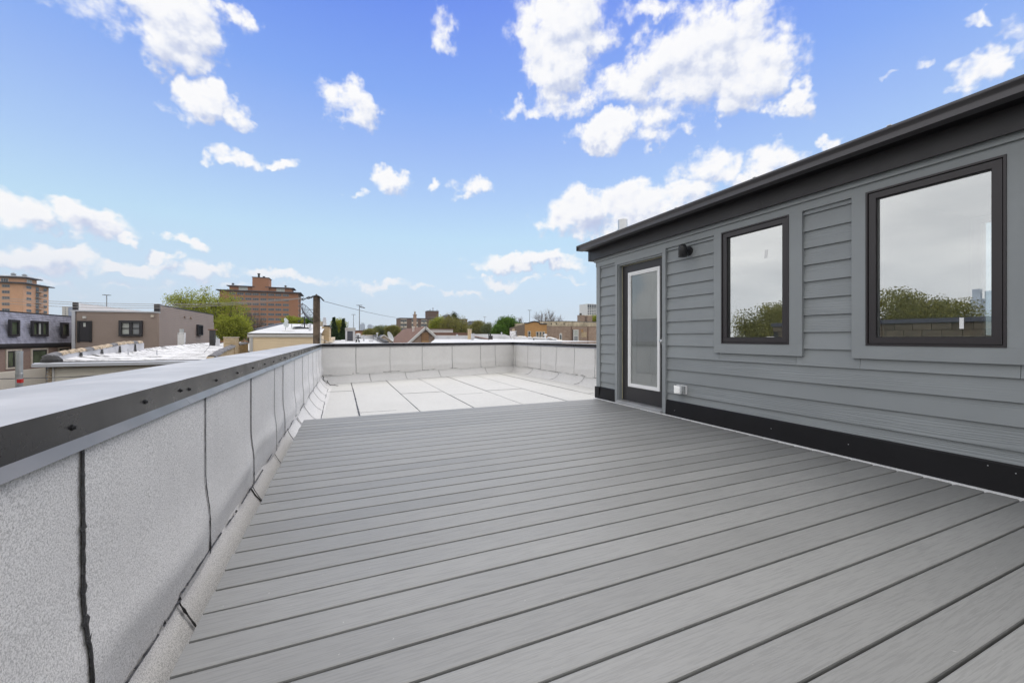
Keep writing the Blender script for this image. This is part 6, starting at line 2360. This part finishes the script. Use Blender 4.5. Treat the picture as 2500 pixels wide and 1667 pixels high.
def spruce(label, px, pyt, pyb, Ys, half_px, seed):
    x = on_Y(px, Ys)
    s = dep(x, Ys) / FPX
    z1, z0 = zz(pyt, x, Ys), zz(pyb, x, Ys)
    t = thing('spruce_tree', label, 'tree', (x, Ys, GROUND), 'dark spruces')
    obj('trunk', MB().tube([(x, Ys, GROUND), (x, Ys, z1)], [.22, .02], 7), M['bark'], t)
    r = np.random.default_rng(seed)
    pts = []
    H = z1 - z0
    for i in range(46):
        q = i / 45
        rad = half_px * s * (q ** 1.1) * (.75 + .4 * r.random())
        z = z1 - H * q
        nb = 6 + int(9 * q)
        for k in range(nb):
            a = r.random() * 6.283
            for f in np.linspace(.15, 1, 3 + int(6 * q)):
                pts.append((x + rad * f * math.cos(a), Ys + rad * f * math.sin(a), z - .18 * rad * f + .12 * rad * f * f))
    me = leaves(pts, r, 5, .07, .10)
    obj('crown', me, M['leaf_dark'], t)


spruce('taller dark spruce right of the brick cottage', 815, 777, 850, 52, 20, 30)
spruce('slimmer dark spruce left of the stair hatch', 838.5, 780, 836, 56, 12, 31)
spruce('small dark spruce peeping left of the bright green tree', 1216, 785, 812, 95, 9, 32)

# distant belt of trees closing the horizon
r = np.random.default_rng(77)
pts = []
for i in range(560):
    az = r.uniform(-math.pi, math.pi)
    if -R(28) < az < R(60):
        D = r.uniform(300, 620)
    else:
        D = r.uniform(120, 500)
    h = r.uniform(9.5, 13.2) if abs(az - R(16)) < R(46) else r.uniform(8, 11.5)
    w = r.uniform(4, 8)
    x, y = D * math.sin(az), D * math.cos(az)
    n = 90
    v = r.normal(size=(n, 3))
    v /= np.linalg.norm(v, axis=1)[:, None]
    q = r.random(n)[:, None] ** .4
    c = np.array([x, y, GROUND + h * .58])
    pts.append(c + v * q * np.array([w, w, h * .42]))
pts = np.concatenate(pts)
kind(obj('treeline', leaves(pts, r, 1, .5, .95), M['leaf_far']), 'stuff', 'far belt of hazy green trees along the horizon')

# low roofs filling the blocks between the near houses and the far street
def filler(label, x, y, w, d, h, mat, roofm):
    t = bld('flat_roofed_building', label, 'building', x, y, 'low roofs of the far blocks')
    obj('wall', MB().box(x - w / 2, x + w / 2, y, y + d, GROUND, GROUND + h), mat, t)
    obj('roof', MB().box(x - w / 2 + .2, x + w / 2 - .2, y + .2, y + d - .2, GROUND + h, GROUND + h + .05), roofm, t)
    obj('coping', MB().box(x - w / 2 - .1, x + w / 2 + .1, y - .1, y + .25, GROUND + h, GROUND + h + .3), M['limestone'], t)


filler('pale brick building beyond the white roof with orange cornice ends', on_Y(1175, 110), 110, 6.5, 14, 11.2, M['stone'], M['roofclean'])
filler('bright white low roof just left of the green tree', on_Y(1192, 100), 100, 4.6, 14, 11.0, M['white_paint'], M['roofclean'])
filler('low white roof between the tan chimney and the cream house', on_Y(592, 52), 52, 4.5, 16, 10.6, M['dark_brick_y'], M['roofclean'])

# ================================================================== thin city air
m, N = material('city_air')
vol = N.n('ShaderNodeVolumePrincipled', {'Color': (.90, .945, 1.0, 1), 'Density': .00011, 'Anisotropy': .2})
N.n('ShaderNodeOutputMaterial', {'Volume': vol.outputs[0]})
hz = obj('haze', MB().box(-2950, 2950, -2950, 2950, GROUND - 1, 235), m)
kind(hz, 'stuff', 'thin bluish city air that pales the farthest towers')
